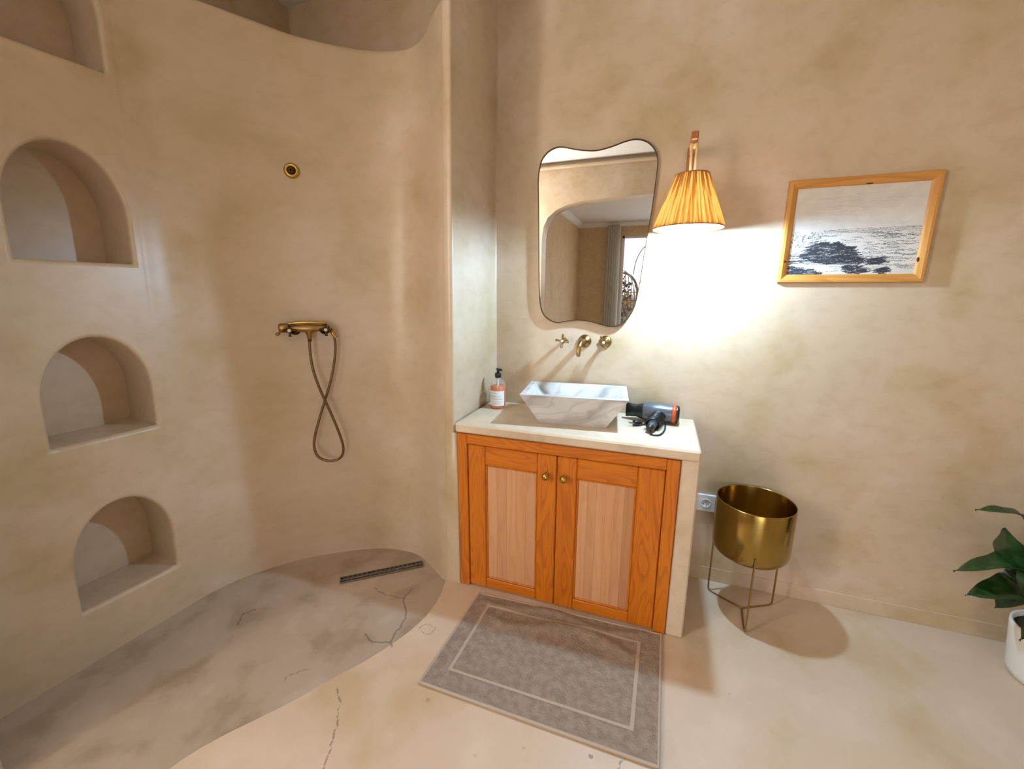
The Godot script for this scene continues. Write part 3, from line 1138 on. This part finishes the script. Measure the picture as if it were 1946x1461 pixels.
func mirror() -> void:
	var o := [-0.572, 1.919, -0.559, 1.952, -0.532, 1.977, -0.498, 1.989, -0.467, 1.988, -0.426, 1.977, -0.381, 1.967, -0.329, 1.96, -0.287, 1.963, -0.245, 1.971, -0.204, 1.982, -0.163, 1.987, -0.129, 1.98, -0.101, 1.964, -0.08, 1.94, -0.068, 1.912, -0.064, 1.883, -0.066, 1.838, -0.070, 1.773, -0.076, 1.694, -0.083, 1.626, -0.089, 1.571, -0.096, 1.494, -0.102, 1.423, -0.109, 1.365, -0.117, 1.313, -0.132, 1.272, -0.152, 1.241, -0.177, 1.219, -0.203, 1.210, -0.234, 1.210, -0.273, 1.219, -0.312, 1.229, -0.352, 1.234, -0.4, 1.233, -0.445, 1.225, -0.478, 1.221, -0.507, 1.23, -0.537, 1.252, -0.554, 1.284, -0.563, 1.332, -0.567, 1.411, -0.57, 1.527, -0.574, 1.678, -0.577, 1.787, -0.579, 1.866]
	var m := thing("wall_mirror", "wavy edged wall mirror with thin bronze rim above the taps", "mirror", Vector3(-0.32, 1.6, 0.0))
	var pts := []
	for k in range(0, o.size(), 2):
		pts.append(Vector3(o[k] + 0.32, o[k + 1] - 1.6, 0.0))
	var loop := spline(pts, 3, true)
	var poly := PackedVector2Array()
	for p in loop:
		poly.append(Vector2(p.x, p.y) * 0.994)
	var st := mb()
	prism(st, poly, 0.011, 0.015)
	part("glass", st, M.mirror, m, "reflecting mirror glass")
	st = mb()
	prism(st, poly, 0.001, 0.0105)
	part("backing", st, M.black, m)
	# rim of rectangular section
	st = mb()
	var rows := []
	for q in [[0.992, 0.019], [1.006, 0.019], [1.006, 0.001], [0.992, 0.001]]:
		var row := PackedVector3Array()
		for p in loop:
			row.append(Vector3(p.x * q[0], p.y * (1.0 + (q[0] - 1.0) * 0.7), q[1]))
		rows.append(row)
	grid(st, rows, true, FLAT)
	part("rim", st, M.mirror_frame, m)


func wall_lamp() -> void:
	var l := thing("wall_lamp", "lit wall lamp with pleated raffia shade hung from a wooden arm", "lamp", Vector3(0.066, 1.6, 0.0))
	var st := mb()
	box(st, Vector3(-0.006, 0.17, 0.0105), Vector3(0.026, 0.33, 0.02), 0.003)
	part("batten", st, M.teak, l)
	st = mb()
	box(st, Vector3(-0.003, 0.312, 0.118), Vector3(0.024, 0.03, 0.215), 0.004)
	part("arm", st, M.teak, l)
	for k in 2:
		st = mb()
		tube(st, [Vector3(-0.009 + 0.017 * k, 0.3, 0.185), Vector3(-0.01 + 0.017 * k, 0.24, 0.197), Vector3(-0.008 + 0.014 * k, 0.17, 0.2)], 0.0045, 8)
		part("cord", st, M.cord, l)
	st = mb()
	lathe(st, [Vector2(0, 0.165), Vector2(0.016, 0.165), Vector2(0.018, 0.16), Vector2(0.018, 0.075), Vector2(0.014, 0.06), Vector2(0.0, 0.06)], 20, Transform3D(Basis(), Vector3(0, 0, 0.2)))
	part("lamp_holder", st, M.black, l)
	# pleated shade: outside and lining
	rng.seed = 33
	var pleats := 44
	var phase := []
	for k in pleats:
		phase.append(rng.randf_range(0.55, 1.0))
	for layer in 2:
		st = mb()
		var rows := []
		for i in 13:
			var f := i / 12.0
			var row := PackedVector3Array()
			for j in pleats * 6:
				var a := TAU * j / (pleats * 6)
				var k := int(j / 6.0)
				var amp: float = phase[k] * lerpf(0.0022, 0.0042, f)
				var r := lerpf(0.058, 0.1255, f) + amp * cos(TAU * (j % 6) / 6.0) - layer * 0.006
				row.append(Vector3(r * cos(a), lerpf(0.186, 0.0, f), 0.2 + r * sin(a)))
			rows.append(row)
		grid(st, rows, true, 1, true)
		part(["shade", "lining"][layer], st, [M.shade, M.lining][layer], l, ["pleated orange raffia shade", "white lining of the shade"][layer])
	for q in [[0.1245, 0.0], [0.058, 0.186]]:
		st = mb()
		var ring := []
		for j in 48:
			ring.append(Vector3(cos(TAU * j / 48.0) * q[0], q[1], 0.2 + sin(TAU * j / 48.0) * q[0]))
		tube(st, ring, 0.0028, 6, true)
		part("hoop", st, M.teak, l)
	# bulb with its light
	st = mb()
	lathe(st, [Vector2(0, -0.022), Vector2(0.012, -0.021), Vector2(0.024, -0.012), Vector2(0.03, 0.004), Vector2(0.027, 0.022), Vector2(0.017, 0.045), Vector2(0.0135, 0.062), Vector2(0, 0.062)], 24, Transform3D(Basis(), Vector3(0, -0.004, 0.2)))
	part("bulb", st, M.bulb, l, "bright cool white bulb")
	var o := OmniLight3D.new()
	o.name = "bulb_light"
	o.light_color = Color(0.71, 0.87, 1.0)
	o.light_energy = 1.15
	o.light_size = 0.022
	o.omni_range = 12.0
	o.omni_attenuation = 2.0
	o.shadow_enabled = true
	o.position = Vector3(0, -0.003, 0.2)
	l.add_child(o)


func picture() -> void:
	var x0 := 0.4225
	var x1 := 0.8865
	var y0 := 1.402
	var y1 := 1.7805
	var w := 0.031
	var p := thing("picture_frame", "charcoal seascape drawing in a honey pine frame", "picture", Vector3((x0 + x1) / 2.0, y0, 0.0))
	var hx := (x1 - x0) / 2.0
	var h := y1 - y0
	var prof := [[0.0, 0.001], [0.0, 0.016], [0.003, 0.02], [0.012, 0.021], [0.026, 0.015], [w, 0.011], [w, 0.001]]
	for s in 4:
		var st := mb()
		var rows := []
		for e in 2:
			var row := PackedVector3Array()
			for q in prof:
				var i: float = q[0]
				var cx := hx - i
				var ya := i
				var yb := h - i
				var v: Vector3
				match s:
					0:
						v = Vector3(lerpf(-cx, cx, e), ya, q[1])
					1:
						v = Vector3(lerpf(-cx, cx, e), yb, q[1])
					2:
						v = Vector3(-cx, lerpf(ya, yb, e), q[1])
					_:
						v = Vector3(cx, lerpf(ya, yb, e), q[1])
				row.append(v)
			rows.append(row)
		grid(st, rows, false, FLAT)
		part("moulding", st, M.pine_h if s < 2 else M.pine_v, p)
	var st2 := mb()
	var a := Vector3(-hx + w - 0.004, w - 0.004, 0.009)
	var b := Vector3(hx - w + 0.004, h - w + 0.004, 0.009)
	grid(st2, [PackedVector3Array([Vector3(a.x, b.y, a.z), Vector3(b.x, b.y, a.z)]), PackedVector3Array([Vector3(a.x, a.y, a.z), Vector3(b.x, a.y, a.z)])], false, FLAT, true)
	part("drawing", st2, M.paper, p, "charcoal drawing of rocks, surf and sea horizon")
	st2 = mb()
	box(st2, Vector3(0, h / 2.0, 0.0045), Vector3(2 * hx - 0.012, h - 0.012, 0.006), 0.0)
	part("backing", st2, M.teak, p)
	for k in [[hx - 0.008, h - 0.014, 0.0185, 0.007, 0.0035, 0.6], [hx - 0.027, 0.08, 0.0145, 0.005, 0.009, 0.1], [-hx + 0.016, 0.082, 0.0195, 0.009, 0.004, -0.2], [0.02, h - 0.028, 0.014, 0.012, 0.0025, 0.0]]:
		st2 = mb()
		lathe(st2, [Vector2(0, 0.0016), Vector2(0.8, 0.0013), Vector2(1, 0.0)], 14, Transform3D(Basis(Vector3(k[3], 0, 0), Vector3(0, 0, 1), Vector3(0, k[4], 0)).rotated(Vector3.BACK, k[5]), Vector3(k[0], k[1], k[2])))
		part("knot", st2, M.knot, p)


func soap() -> void:
	var b := thing("soap_bottle", "amber liquid soap bottle with white label and black pump", "bottle", Vector3(-0.737, 0.8005, 0.125))
	var st := mb()
	lathe(st, [Vector2(0, 0.001), Vector2(0.034, 0.001), Vector2(0.038, 0.006), Vector2(0.038, 0.122), Vector2(0.034, 0.134), Vector2(0.022, 0.144), Vector2(0.014, 0.148), Vector2(0.014, 0.156)], 40)
	part("bottle", st, M.clear, b, "clear bottle")
	st = mb()
	lathe(st, [Vector2(0, 0.003), Vector2(0.033, 0.003), Vector2(0.0365, 0.008), Vector2(0.0365, 0.112), Vector2(0, 0.112)], 40)
	part("liquid", st, M.amber, b, "amber liquid")
	st = mb()
	var rows := []
	for i in 2:
		var row := PackedVector3Array()
		for j in 25:
			var a := lerpf(-1.15, 1.15, j / 24.0) + 0.1
			row.append(Vector3(sin(a) * 0.0386, lerpf(0.092, 0.018, i), cos(a) * 0.0386))
		rows.append(row)
	grid(st, rows, false, 1, true)
	part("label", st, M.label, b, "white printed label")
	st = mb()
	lathe(st, [Vector2(0.0, 0.154), Vector2(0.0155, 0.154), Vector2(0.0155, 0.174), Vector2(0.012, 0.177), Vector2(0.006, 0.178), Vector2(0.006, 0.188), Vector2(0.0, 0.188)], 24)
	part("collar", st, M.black, b)
	st = mb()
	box(st, Vector3(0.004, 0.193, 0.006), Vector3(0.014, 0.011, 0.04), 0.003, Transform3D(Basis(Vector3.UP, 0.9), Vector3.ZERO))
	part("pump_head", st, M.black, b)
	st = mb()
	tube(st, [Vector3(0, 0.15, 0), Vector3(0, 0.112, 0)], 0.004, 8)
	part("dip_tube", st, M.white, b)


func dryer() -> void:
	var d := thing("hair_dryer", "grey and black hair dryer with wrapped cord on worktop", "hair dryer", Vector3(0.012, 0.8005, 0.1))
	d.rotation = Vector3(0, deg_to_rad(-4), 0)
	var ax := frame_at(Vector3(0, 0.043, 0), Vector3.RIGHT, Vector3.UP)
	var st := mb()
	lathe(st, [Vector2(0.031, -0.072), Vector2(0.036, -0.062), Vector2(0.041, -0.045), Vector2(0.042, 0.0), Vector2(0.041, 0.05), Vector2(0.039, 0.064)], 36, ax)
	part("barrel", st, M.grey, d, "grey metallic barrel")
	st = mb()
	lathe(st, [Vector2(0.0, -0.088), Vector2(0.022, -0.09), Vector2(0.025, -0.092), Vector2(0.029, -0.084), Vector2(0.0335, -0.07), Vector2(0.037, -0.06), Vector2(0.0365, -0.056)], 32, ax)
	part("neck", st, M.black, d)
	st = mb()
	var rows := []
	for q in [[-0.135, 0.031, 0.012], [-0.134, 0.033, 0.014], [-0.11, 0.03, 0.02], [-0.09, 0.0285, 0.0265], [-0.08, 0.029, 0.029]]:
		var row := PackedVector3Array()
		for j in 28:
			var a := TAU * j / 28.0
			row.append(ax * Vector3(cos(a) * q[2], q[0], sin(a) * q[1]))
		rows.append(row)
	grid(st, rows, true, 1)
	part("nozzle", st, M.black, d, "flattened black nozzle")
	st = mb()
	lathe(st, [Vector2(0.039, 0.062), Vector2(0.0415, 0.064), Vector2(0.0415, 0.076), Vector2(0.038, 0.079)], 36, ax)
	part("ring", st, M.orange, d, "orange ring")
	st = mb()
	lathe(st, [Vector2(0.038, 0.077), Vector2(0.04, 0.08), Vector2(0.037, 0.089), Vector2(0.025, 0.092), Vector2(0, 0.092)], 32, ax)
	part("rear_grille", st, M.black, d)
	st = mb()
	var hp := spline([Vector3(0.01, 0.04, 0.02), Vector3(0.006, 0.034, 0.06), Vector3(-0.004, 0.025, 0.11), Vector3(-0.012, 0.02, 0.16)], 5)
	var hr := []
	for i in hp.size():
		hr.append(lerpf(0.024, 0.0165, float(i) / hp.size()))
	tube(st, hp, hr, 18)
	part("handle", st, M.grey, d)
	st = mb()
	tube(st, [hp[hp.size() - 1], hp[hp.size() - 1] + Vector3(-0.003, -0.002, 0.02)], [0.0175, 0.012], 16)
	part("handle_end", st, M.black, d)
	# cord wound round the handle and trailing on the worktop
	st = mb()
	var wind := []
	for i in 131:
		var f := i / 130.0
		var c := Vector3(lerpf(0.008, -0.008, f), lerpf(0.036, 0.024, f), lerpf(0.05, 0.135, f))
		var a2 := f * TAU * 6.5
		wind.append(c + Vector3(cos(a2) * 0.0285, maxf(-c.y + 0.005, sin(a2) * 0.0255), 0))
	tube(st, wind, 0.004, 7)
	part("cord_wrap", st, M.black, d, "black cord wound round the handle")
	st = mb()
	tube(st, spline([Vector3(-0.012, 0.014, 0.165), Vector3(-0.006, 0.005, 0.198), Vector3(0.02, 0.004, 0.2), Vector3(0.035, 0.004, 0.17), Vector3(0.042, 0.004, 0.11), Vector3(0.04, 0.01, 0.06)], 6), 0.0034, 7)
	part("cord_loop", st, M.black, d)
	st = mb()
	tube(st, spline([Vector3(-0.022, 0.006, 0.06), Vector3(-0.045, 0.005, 0.075), Vector3(-0.07, 0.004, 0.09), Vector3(-0.085, 0.0045, 0.1)], 6), 0.0045, 8)
	lathe(st, [Vector2(0, 0), Vector2(0.011, 0.001), Vector2(0.013, 0.01), Vector2(0.011, 0.028), Vector2(0.006, 0.04)], 14, frame_at(Vector3(-0.088, 0.0135, 0.103), Vector3(0.8, -0.1, -0.5)))
	part("plug", st, M.black, d)
	st = mb()
	for s in [-1.0, 1.0]:
		tube(st, [Vector3(-0.088 + s * 0.004, 0.0135, 0.103 + s * 0.007), Vector3(-0.105 + s * 0.004, 0.0155, 0.113 + s * 0.007)], 0.0022, 8)
	part("plug_pin", st, M.steel, d)


func socket() -> void:
	var s := thing("wall_socket", "white wall socket with round recess behind the golden planter", "socket", Vector3(0.2575, 0.404, 0.0))
	var st := mb()
	box(st, Vector3(0, 0, 0.0055), Vector3(0.084, 0.084, 0.01), 0.003)
	part("plate", st, M.white, s)
	var face := frame_at(Vector3(0.0, 0.0, 0.0), Vector3.BACK, Vector3.UP)
	st = mb()
	lathe(st, [Vector2(0.0215, 0.0106), Vector2(0.0215, 0.0125), Vector2(0.0192, 0.0128), Vector2(0.0185, 0.0112), Vector2(0, 0.0109)], 36, face)
	part("recess_ring", st, M.white, s)
	st = mb()
	for x in [-0.0095, 0.0095]:
		lathe(st, [Vector2(0.0027, 0.0105), Vector2(0.0027, 0.0118), Vector2(0, 0.0119)], 12, frame_at(Vector3(x, -0.003, 0), Vector3.BACK, Vector3.UP))
	part("contact", st, M.old_brass, s)
	st = mb()
	lathe(st, [Vector2(0.0024, 0.0105), Vector2(0.0024, 0.022), Vector2(0.001, 0.024), Vector2(0, 0.024)], 12, frame_at(Vector3(0, 0.0085, 0), Vector3.BACK, Vector3.UP))
	part("earth_pin", st, M.steel, s)


# ------------------------------------------------------------------ floor things
func bath_mat() -> void:
	var m := thing("bath_mat", "taupe towelling bath mat with woven border before the washstand", "bath mat", Vector3(-0.305, 0.0, 0.7))
	var n := FastNoiseLite.new()
	n.seed = 5
	n.frequency = 5.0
	n.fractal_octaves = 2
	var c := [Vector3(-0.697, 0, 0.468), Vector3(0.093, 0, 0.438), Vector3(0.089, 0, 0.952), Vector3(-0.714, 0, 0.951)]
	var at := func(s: float, t: float, lift: float) -> Vector3:
		var p: Vector3 = c[0].lerp(c[1], s).lerp(c[3].lerp(c[2], s), t)
		# the mat is pushed up into folds along the washstand
		var ridge := 0.26 + 0.10 * sin(s * 7.0 + 0.6) * smoothstep(0.1, 0.4, s)
		var fold := exp(-pow((t - ridge) / 0.055, 2.0)) * 0.011 * smoothstep(0.03, 0.2, s) * (1.0 - smoothstep(0.8, 0.97, s))
		fold += exp(-pow((t - 0.07 - 0.04 * sin(s * 11.0)) / 0.035, 2.0)) * 0.007 * smoothstep(0.02, 0.1, s) * (1.0 - smoothstep(0.85, 0.98, s))
		fold += exp(-pow((t - 0.60 - 0.25 * (s - 0.3)) / 0.03, 2.0)) * 0.003 * smoothstep(0.0, 0.25, s) * (1.0 - smoothstep(0.4, 0.7, s))
		p.y = 0.009 + fold + 0.0014 * n.get_noise_2d(p.x * 1.0, p.z * 1.0) + lift
		p.y = maxf(p.y, 0.004)
		return p - Vector3(-0.305, 0, 0.7)
	var st := mb()
	var rows := []
	var ns := 110
	var nt := 76
	for i in nt + 1:
		var row := PackedVector3Array()
		for j in ns + 1:
			row.append(at.call(float(j) / ns, float(i) / nt, 0.0))
		rows.append(row)
	grid(st, rows, false, 1)
	# edge down to the floor
	for e in 4:
		var up := PackedVector3Array()
		var lo := PackedVector3Array()
		for k in 61:
			var f := k / 60.0
			var p: Vector3 = [at.call(f, 0.0, 0.0), at.call(1.0, f, 0.0), at.call(1.0 - f, 1.0, 0.0), at.call(0.0, 1.0 - f, 0.0)][e]
			up.append(p)
			lo.append(Vector3(p.x, 0.0006, p.z))
		grid(st, [lo, up], false, 2)
	part("pile", st, M.mat, m)
	# flat woven band and the hem
	var bands := [[0.08, 0.13, 0.905, 0.155], [0.88, 0.13, 0.905, 0.825], [0.08, 0.13, 0.105, 0.825], [0.88, 0.13, 0.905, 0.825]]
	st = mb()
	for q in [[0.085, 0.13, 0.905, 0.148], [0.085, 0.825, 0.905, 0.846], [0.085, 0.148, 0.100, 0.825], [0.889, 0.148, 0.905, 0.825]]:
		var br := []
		var n1 := int(maxf(2, (q[2] - q[0]) * 100))
		var n2 := int(maxf(2, (q[3] - q[1]) * 76))
		for i in n2 + 1:
			var row := PackedVector3Array()
			for j in n1 + 1:
				row.append(at.call(lerpf(q[0], q[2], float(j) / n1), lerpf(q[1], q[3], float(i) / n2), 0.0011))
			br.append(row)
		grid(st, br, false, 1)
	part("woven_band", st, M.band, m, "paler flat woven band")
	st = mb()
	var hem := []
	for e in 4:
		for k in 50:
			var f := k / 50.0
			hem.append([at.call(f, 0.0, 0.0), at.call(1.0, f, 0.0), at.call(1.0 - f, 1.0, 0.0), at.call(0.0, 1.0 - f, 0.0)][e] * Vector3(1, 0, 1) + Vector3(0, 0.0062, 0))
	tube(st, hem, 0.0055, 7, true)
	part("hem", st, M.band, m)


func planter() -> void:
	var p := thing("planter", "empty golden metal planter on a wire tripod stand", "planter", Vector3(0.424, 0.0, 0.159))
	var st := mb()
	var y0 := 0.285
	var y1 := 0.524
	var r := 0.146
	lathe(st, [Vector2(0, y0), Vector2(r - 0.03, y0), Vector2(r - 0.014, y0 + 0.005), Vector2(r - 0.004, y0 + 0.018), Vector2(r, y0 + 0.04), Vector2(r, y1 - 0.002), Vector2(r - 0.001, y1), Vector2(r - 0.003, y1), Vector2(r - 0.004, y1 - 0.003), Vector2(r - 0.004, y0 + 0.03), Vector2(r - 0.02, y0 + 0.006), Vector2(0, y0 + 0.004)], 72)
	part("pot", st, M.gold, p, "golden metal pot")
	var mid := Vector3(0.003, 0.004, 0.0)
	for a in [Vector2(-0.008, 0.146), Vector2(-0.113, -0.074), Vector2(0.138, -0.072)]:
		st = mb()
		var d := Vector3(a.x, 0, a.y).normalized()
		var f := d * 0.15
		tube(st, spline([mid, d * 0.075 + Vector3(0, 0.004, 0), f - d * 0.022 + Vector3(0, 0.004, 0), f - d * 0.006 + Vector3(0, 0.009, 0), f + Vector3(0, 0.026, 0), f + Vector3(0, 0.15, 0), f + Vector3(0, 0.34, 0)], 6), 0.0036, 10)
		part("leg", st, M.old_brass, p)


func potted_plant() -> void:
	var p := thing("potted_plant", "dark green broad leaved plant in a white pot by wall", "plant", Vector3(1.392, 0.0, 0.192))
	var st := mb()
	lathe(st, [Vector2(0, 0.0), Vector2(0.084, 0.0), Vector2(0.094, 0.006), Vector2(0.102, 0.03), Vector2(0.118, 0.19), Vector2(0.118, 0.205), Vector2(0.11, 0.205), Vector2(0.108, 0.185), Vector2(0, 0.18)], 48)
	part("pot", st, M.ceramic, p, "white glazed pot")
	st = mb()
	lathe(st, [Vector2(0, 0.187), Vector2(0.108, 0.186)], 32)
	part("soil", st, M.soil, p)
	# leaves: tip, mid control, width
	var leaves := [[Vector3(-0.335, 0.385, 0.02), Vector3(-0.13, 0.46, 0.04), 0.1], [Vector3(-0.315, 0.325, 0.065), Vector3(-0.12, 0.36, 0.06), 0.095], [Vector3(-0.32, 0.63, 0.02), Vector3(-0.15, 0.63, 0.02), 0.055], [Vector3(-0.17, 0.215, 0.1), Vector3(-0.06, 0.36, 0.07), 0.085],
		[Vector3(-0.235, 0.58, 0.02), Vector3(-0.185, 0.40, 0.03), 0.095], [Vector3(-0.14, 0.3, 0.1), Vector3(-0.09, 0.42, 0.06), 0.105], [Vector3(-0.16, 0.5, 0.05), Vector3(-0.1, 0.46, 0.05), 0.1], [Vector3(-0.2, 0.27, 0.02), Vector3(-0.11, 0.38, 0.02), 0.09], [Vector3(-0.06, 0.52, 0.12), Vector3(-0.03, 0.42, 0.08), 0.1], [Vector3(-0.10, 0.36, 0.16), Vector3(-0.05, 0.38, 0.1), 0.1], [Vector3(0.05, 0.7, 0.1), Vector3(0.02, 0.5, 0.06), 0.09], [Vector3(0.2, 0.5, 0.16), Vector3(0.1, 0.48, 0.1), 0.08], [Vector3(0.02, 0.42, 0.28), Vector3(0.0, 0.45, 0.15), 0.08], [Vector3(0.18, 0.6, -0.05), Vector3(0.1, 0.5, -0.02), 0.07], [Vector3(-0.04, 0.75, 0.0), Vector3(-0.02, 0.5, 0.0), 0.07]]
	rng.seed = 4
	for l in leaves:
		var tip: Vector3 = l[0]
		var ctl: Vector3 = l[1]
		var root := Vector3(rng.randf_range(-0.03, 0.03), 0.185, rng.randf_range(-0.03, 0.03))
		var bez := func(t: float) -> Vector3:
			return root.bezier_interpolate(root.lerp(ctl, 0.8) + Vector3(0, 0.06, 0), ctl + Vector3(0, 0.03, 0), tip, t)
		var pts := []
		for i in 9:
			pts.append(bez.call(i / 8.0 * 0.5))
		st = mb()
		tube(st, pts, 0.004, 6)
		var stem := part("stem", st, M.stem, p)
		st = mb()
		var rows := []
		var wind := rng.randf_range(-0.5, 0.5)
		for i in 17:
			var f := i / 16.0
			var c: Vector3 = bez.call(lerpf(0.42, 1.0, f))
			var d: Vector3 = (bez.call(minf(1.0, lerpf(0.42, 1.0, f) + 0.02)) - bez.call(lerpf(0.42, 1.0, f) - 0.02)).normalized()
			var side := d.cross(Vector3.UP).normalized().rotated(d, wind)
			var up := side.cross(d)
			var w: float = l[2] * pow(sin(PI * pow(f, 0.72)), 0.8) * (1.0 - 0.15 * f)
			var row := PackedVector3Array()
			for j in 9:
				var s := j / 4.0 - 1.0
				row.append(c + side * s * w + up * (absf(s) * w * 0.28 + 0.004 * sin(f * 15.0 + s * 2.0)))
			rows.append(row)
		grid(st, rows, false, 1)
		part("leaf", st, M.leaf, stem)


# ------------------------------------------------------------------ shower fittings
func shower_frame(y: float) -> Transform3D:
	return Transform3D(Basis(Vector3(0.8, 0, -0.6), Vector3.UP, Vector3(0.6, 0, 0.8)), Vector3(-1.585, y, 0.436))


func shower() -> void:
	var xf := shower_frame(1.19)
	xf.origin += xf.basis.z * -0.012
	var s := thing("shower_mixer", "aged brass shower mixer with looped hose on the curved wall", "shower mixer")
	s.transform = xf
	var z := 0.062
	var st := mb()
	var ax := frame_at(Vector3(0.006, 0.006, z), Vector3.RIGHT, Vector3.UP)
	lathe(st, [Vector2(0, -0.085), Vector2(0.013, -0.085), Vector2(0.015, -0.06), Vector2(0.017, -0.03), Vector2(0.021, 0.0), Vector2(0.017, 0.03), Vector2(0.015, 0.06), Vector2(0.013, 0.085), Vector2(0, 0.085)], 24, ax)
	part("body", st, M.old_brass, s)
	st = mb()
	tube(st, spline([Vector3(-0.07, 0.028, z + 0.004), Vector3(-0.03, 0.033, z + 0.006), Vector3(0.03, 0.033, z + 0.006), Vector3(0.085, 0.028, z + 0.004)], 6), 0.006, 10)
	part("top_bar", st, M.brass, s)
	for x in [-0.06, 0.072]:
		st = mb()
		lathe(st, [Vector2(0.032, 0.0), Vector2(0.032, 0.004), Vector2(0.024, 0.012), Vector2(0.014, 0.018), Vector2(0.013, z)], 24, frame_at(Vector3(x, -0.004, 0.0), Vector3.BACK, Vector3.UP))
		part("wall_union", st, M.dark_brass, s)
	st = mb()
	lathe(st, [Vector2(0, -0.118), Vector2(0.019, -0.118), Vector2(0.022, -0.112), Vector2(0.022, -0.086), Vector2(0.017, -0.078), Vector2(0.012, -0.075)], 24, frame_at(Vector3(0.004, 0.009, z), Vector3.RIGHT, Vector3.UP))
	lathe(st, [Vector2(0.0, 0), Vector2(0.006, 0), Vector2(0.0075, 0.018), Vector2(0.0, 0.02)], 12, frame_at(Vector3(-0.112, -0.014, z + 0.006), Vector3(-0.9, -0.35, 0.1)))
	part("temperature_knob", st, M.old_brass, s)
	for x in [-0.066, 0.086]:
		var h := frame_at(Vector3(x, 0.0, z + 0.035), Vector3.BACK, Vector3.UP)
		st = mb()
		for k in 4:
			var d := h.basis * Vector3(cos(PI / 2.0 * k), 0, sin(PI / 2.0 * k))
			tube(st, [h.origin, h.origin + d * 0.02, h.origin + d * 0.028], [0.005, 0.005, 0.0075], 8)
		lathe(st, [Vector2(0.006, -0.035), Vector2(0.008, -0.02), Vector2(0.011, -0.006), Vector2(0.011, 0.006), Vector2(0, 0.008)], 16, h)
		var hd := part("cross_handle", st, M.dark_brass, s)
		st = mb()
		lathe(st, [Vector2(0.008, 0.006), Vector2(0.0075, 0.011), Vector2(0, 0.012)], 16, h)
		part("button", st, M.ceramic, hd, "white ceramic button")
	st = mb()
	lathe(st, [Vector2(0.017, 0.0), Vector2(0.015, -0.014), Vector2(0.011, -0.02), Vector2(0.011, -0.034), Vector2(0.009, -0.036), Vector2(0.009, -0.052), Vector2(0, -0.052)], 20, Transform3D(Basis(), Vector3(0.008, -0.004, z)))
	part("outlet", st, M.old_brass, s)
	var hose := [[0.008, -0.054], [0.007, -0.121], [0.014, -0.198], [0.032, -0.276], [0.054, -0.348], [0.078, -0.425], [0.101, -0.509], [0.114, -0.586], [0.103, -0.633], [0.072, -0.654], [0.028, -0.652], [-0.009, -0.625], [-0.021, -0.574], [-0.01, -0.512], [0.013, -0.441], [0.041, -0.363], [0.072, -0.278], [0.098, -0.189], [0.115, -0.1], [0.115, -0.037], [0.1, -0.008]]
	var pts := []
	for i in hose.size():
		var f := float(i) / (hose.size() - 1)
		pts.append(Vector3(hose[i][0], hose[i][1], lerpf(0.062, 0.05, f) + 0.012 * sin(f * PI * 2.0) + 0.012))
	st = mb()
	tube(st, spline(pts, 14), 0.0068, 8, false, true, 1, 0.0012)
	part("hose", st, M.hose, s, "ribbed brass hose in a loop")
	st = mb()
	lathe(st, [Vector2(0.0085, -0.02), Vector2(0.0095, 0.0), Vector2(0.0095, 0.022), Vector2(0.0, 0.024)], 16, frame_at(Vector3(0.113, -0.024, 0.062), Vector3(-0.5, 1, 0)))
	part("hose_nut", st, M.brass, s)
	# capped outlet for a fixed head, higher up
	var xr := shower_frame(1.886)
	var rose := thing("shower_outlet", "small round brass wall outlet high above the shower mixer", "outlet")
	xr.origin = Vector3(-1.589, 1.883, 0.436)
	rose.transform = xr
	st = mb()
	lathe(st, [Vector2(0, 0.0), Vector2(0.032, 0.0), Vector2(0.032, 0.004), Vector2(0.027, 0.011), Vector2(0.02, 0.013), Vector2(0.017, 0.009), Vector2(0.013, 0.007)], 32, frame_at(Vector3(0, 0, 0.0), Vector3.BACK, Vector3.UP))
	part("rose", st, M.brass, rose)
	st = mb()
	lathe(st, [Vector2(0.013, 0.006), Vector2(0.012, 0.016), Vector2(0.006, 0.018), Vector2(0.005, 0.01), Vector2(0, 0.01)], 20, frame_at(Vector3(0, 0, 0.0), Vector3.BACK, Vector3.UP))
	part("stub", st, M.dark_brass, rose)
	# linear drain
	var a := DRAIN_A
	var b := DRAIN_B
	var dr := thing("shower_drain", "narrow slotted metal drain in the grey shower floor", "drain", (a + b) / 2.0)
	var dir := (b - a).normalized()
	dr.basis = Basis(dir, Vector3.UP, dir.cross(Vector3.UP))
	var L := a.distance_to(b)
	st = mb()
	for q in [[0.0, -0.022, L, 0.004], [0.0, 0.022, L, 0.004]]:
		box(st, Vector3(q[0], 0.004, q[1]), Vector3(q[2], 0.008, q[3]), 0.001)
	for x in [-L / 2.0, L / 2.0]:
		box(st, Vector3(x, 0.004, 0), Vector3(0.004, 0.008, 0.048), 0.001)
	part("drain_frame", st, M.steel, dr)
	st = mb()
	box(st, Vector3(0, -0.062, 0), Vector3(L - 0.002, 0.004, 0.0436), 0.0)
	part("channel", st, M.steel, dr)
	st = mb()
	var nb := 18
	for k in nb:
		var x := lerpf(-L / 2.0 + 0.012, L / 2.0 - 0.012, float(k) / (nb - 1))
		var wv := []
		for i in 7:
			wv.append(Vector3(x + 0.005 * sin(i / 6.0 * PI * 2.0), 0.0035, lerpf(-0.02, 0.02, i / 6.0)))
		tube(st, wv, 0.0026, 6)
	tube(st, [Vector3(-L / 2.0, 0.0035, 0), Vector3(L / 2.0, 0.0035, 0)], 0.0026, 6)
	part("grate", st, M.steel, dr)


func _ready() -> void:
	rng.seed = 1
	make_light()
	make_materials()
	room()
	vanity()
	basin()
	mirror()
	wall_lamp()
	picture()
	bath_mat()
	planter()
	potted_plant()
	shower()
	taps()
	soap()
	dryer()
	socket()
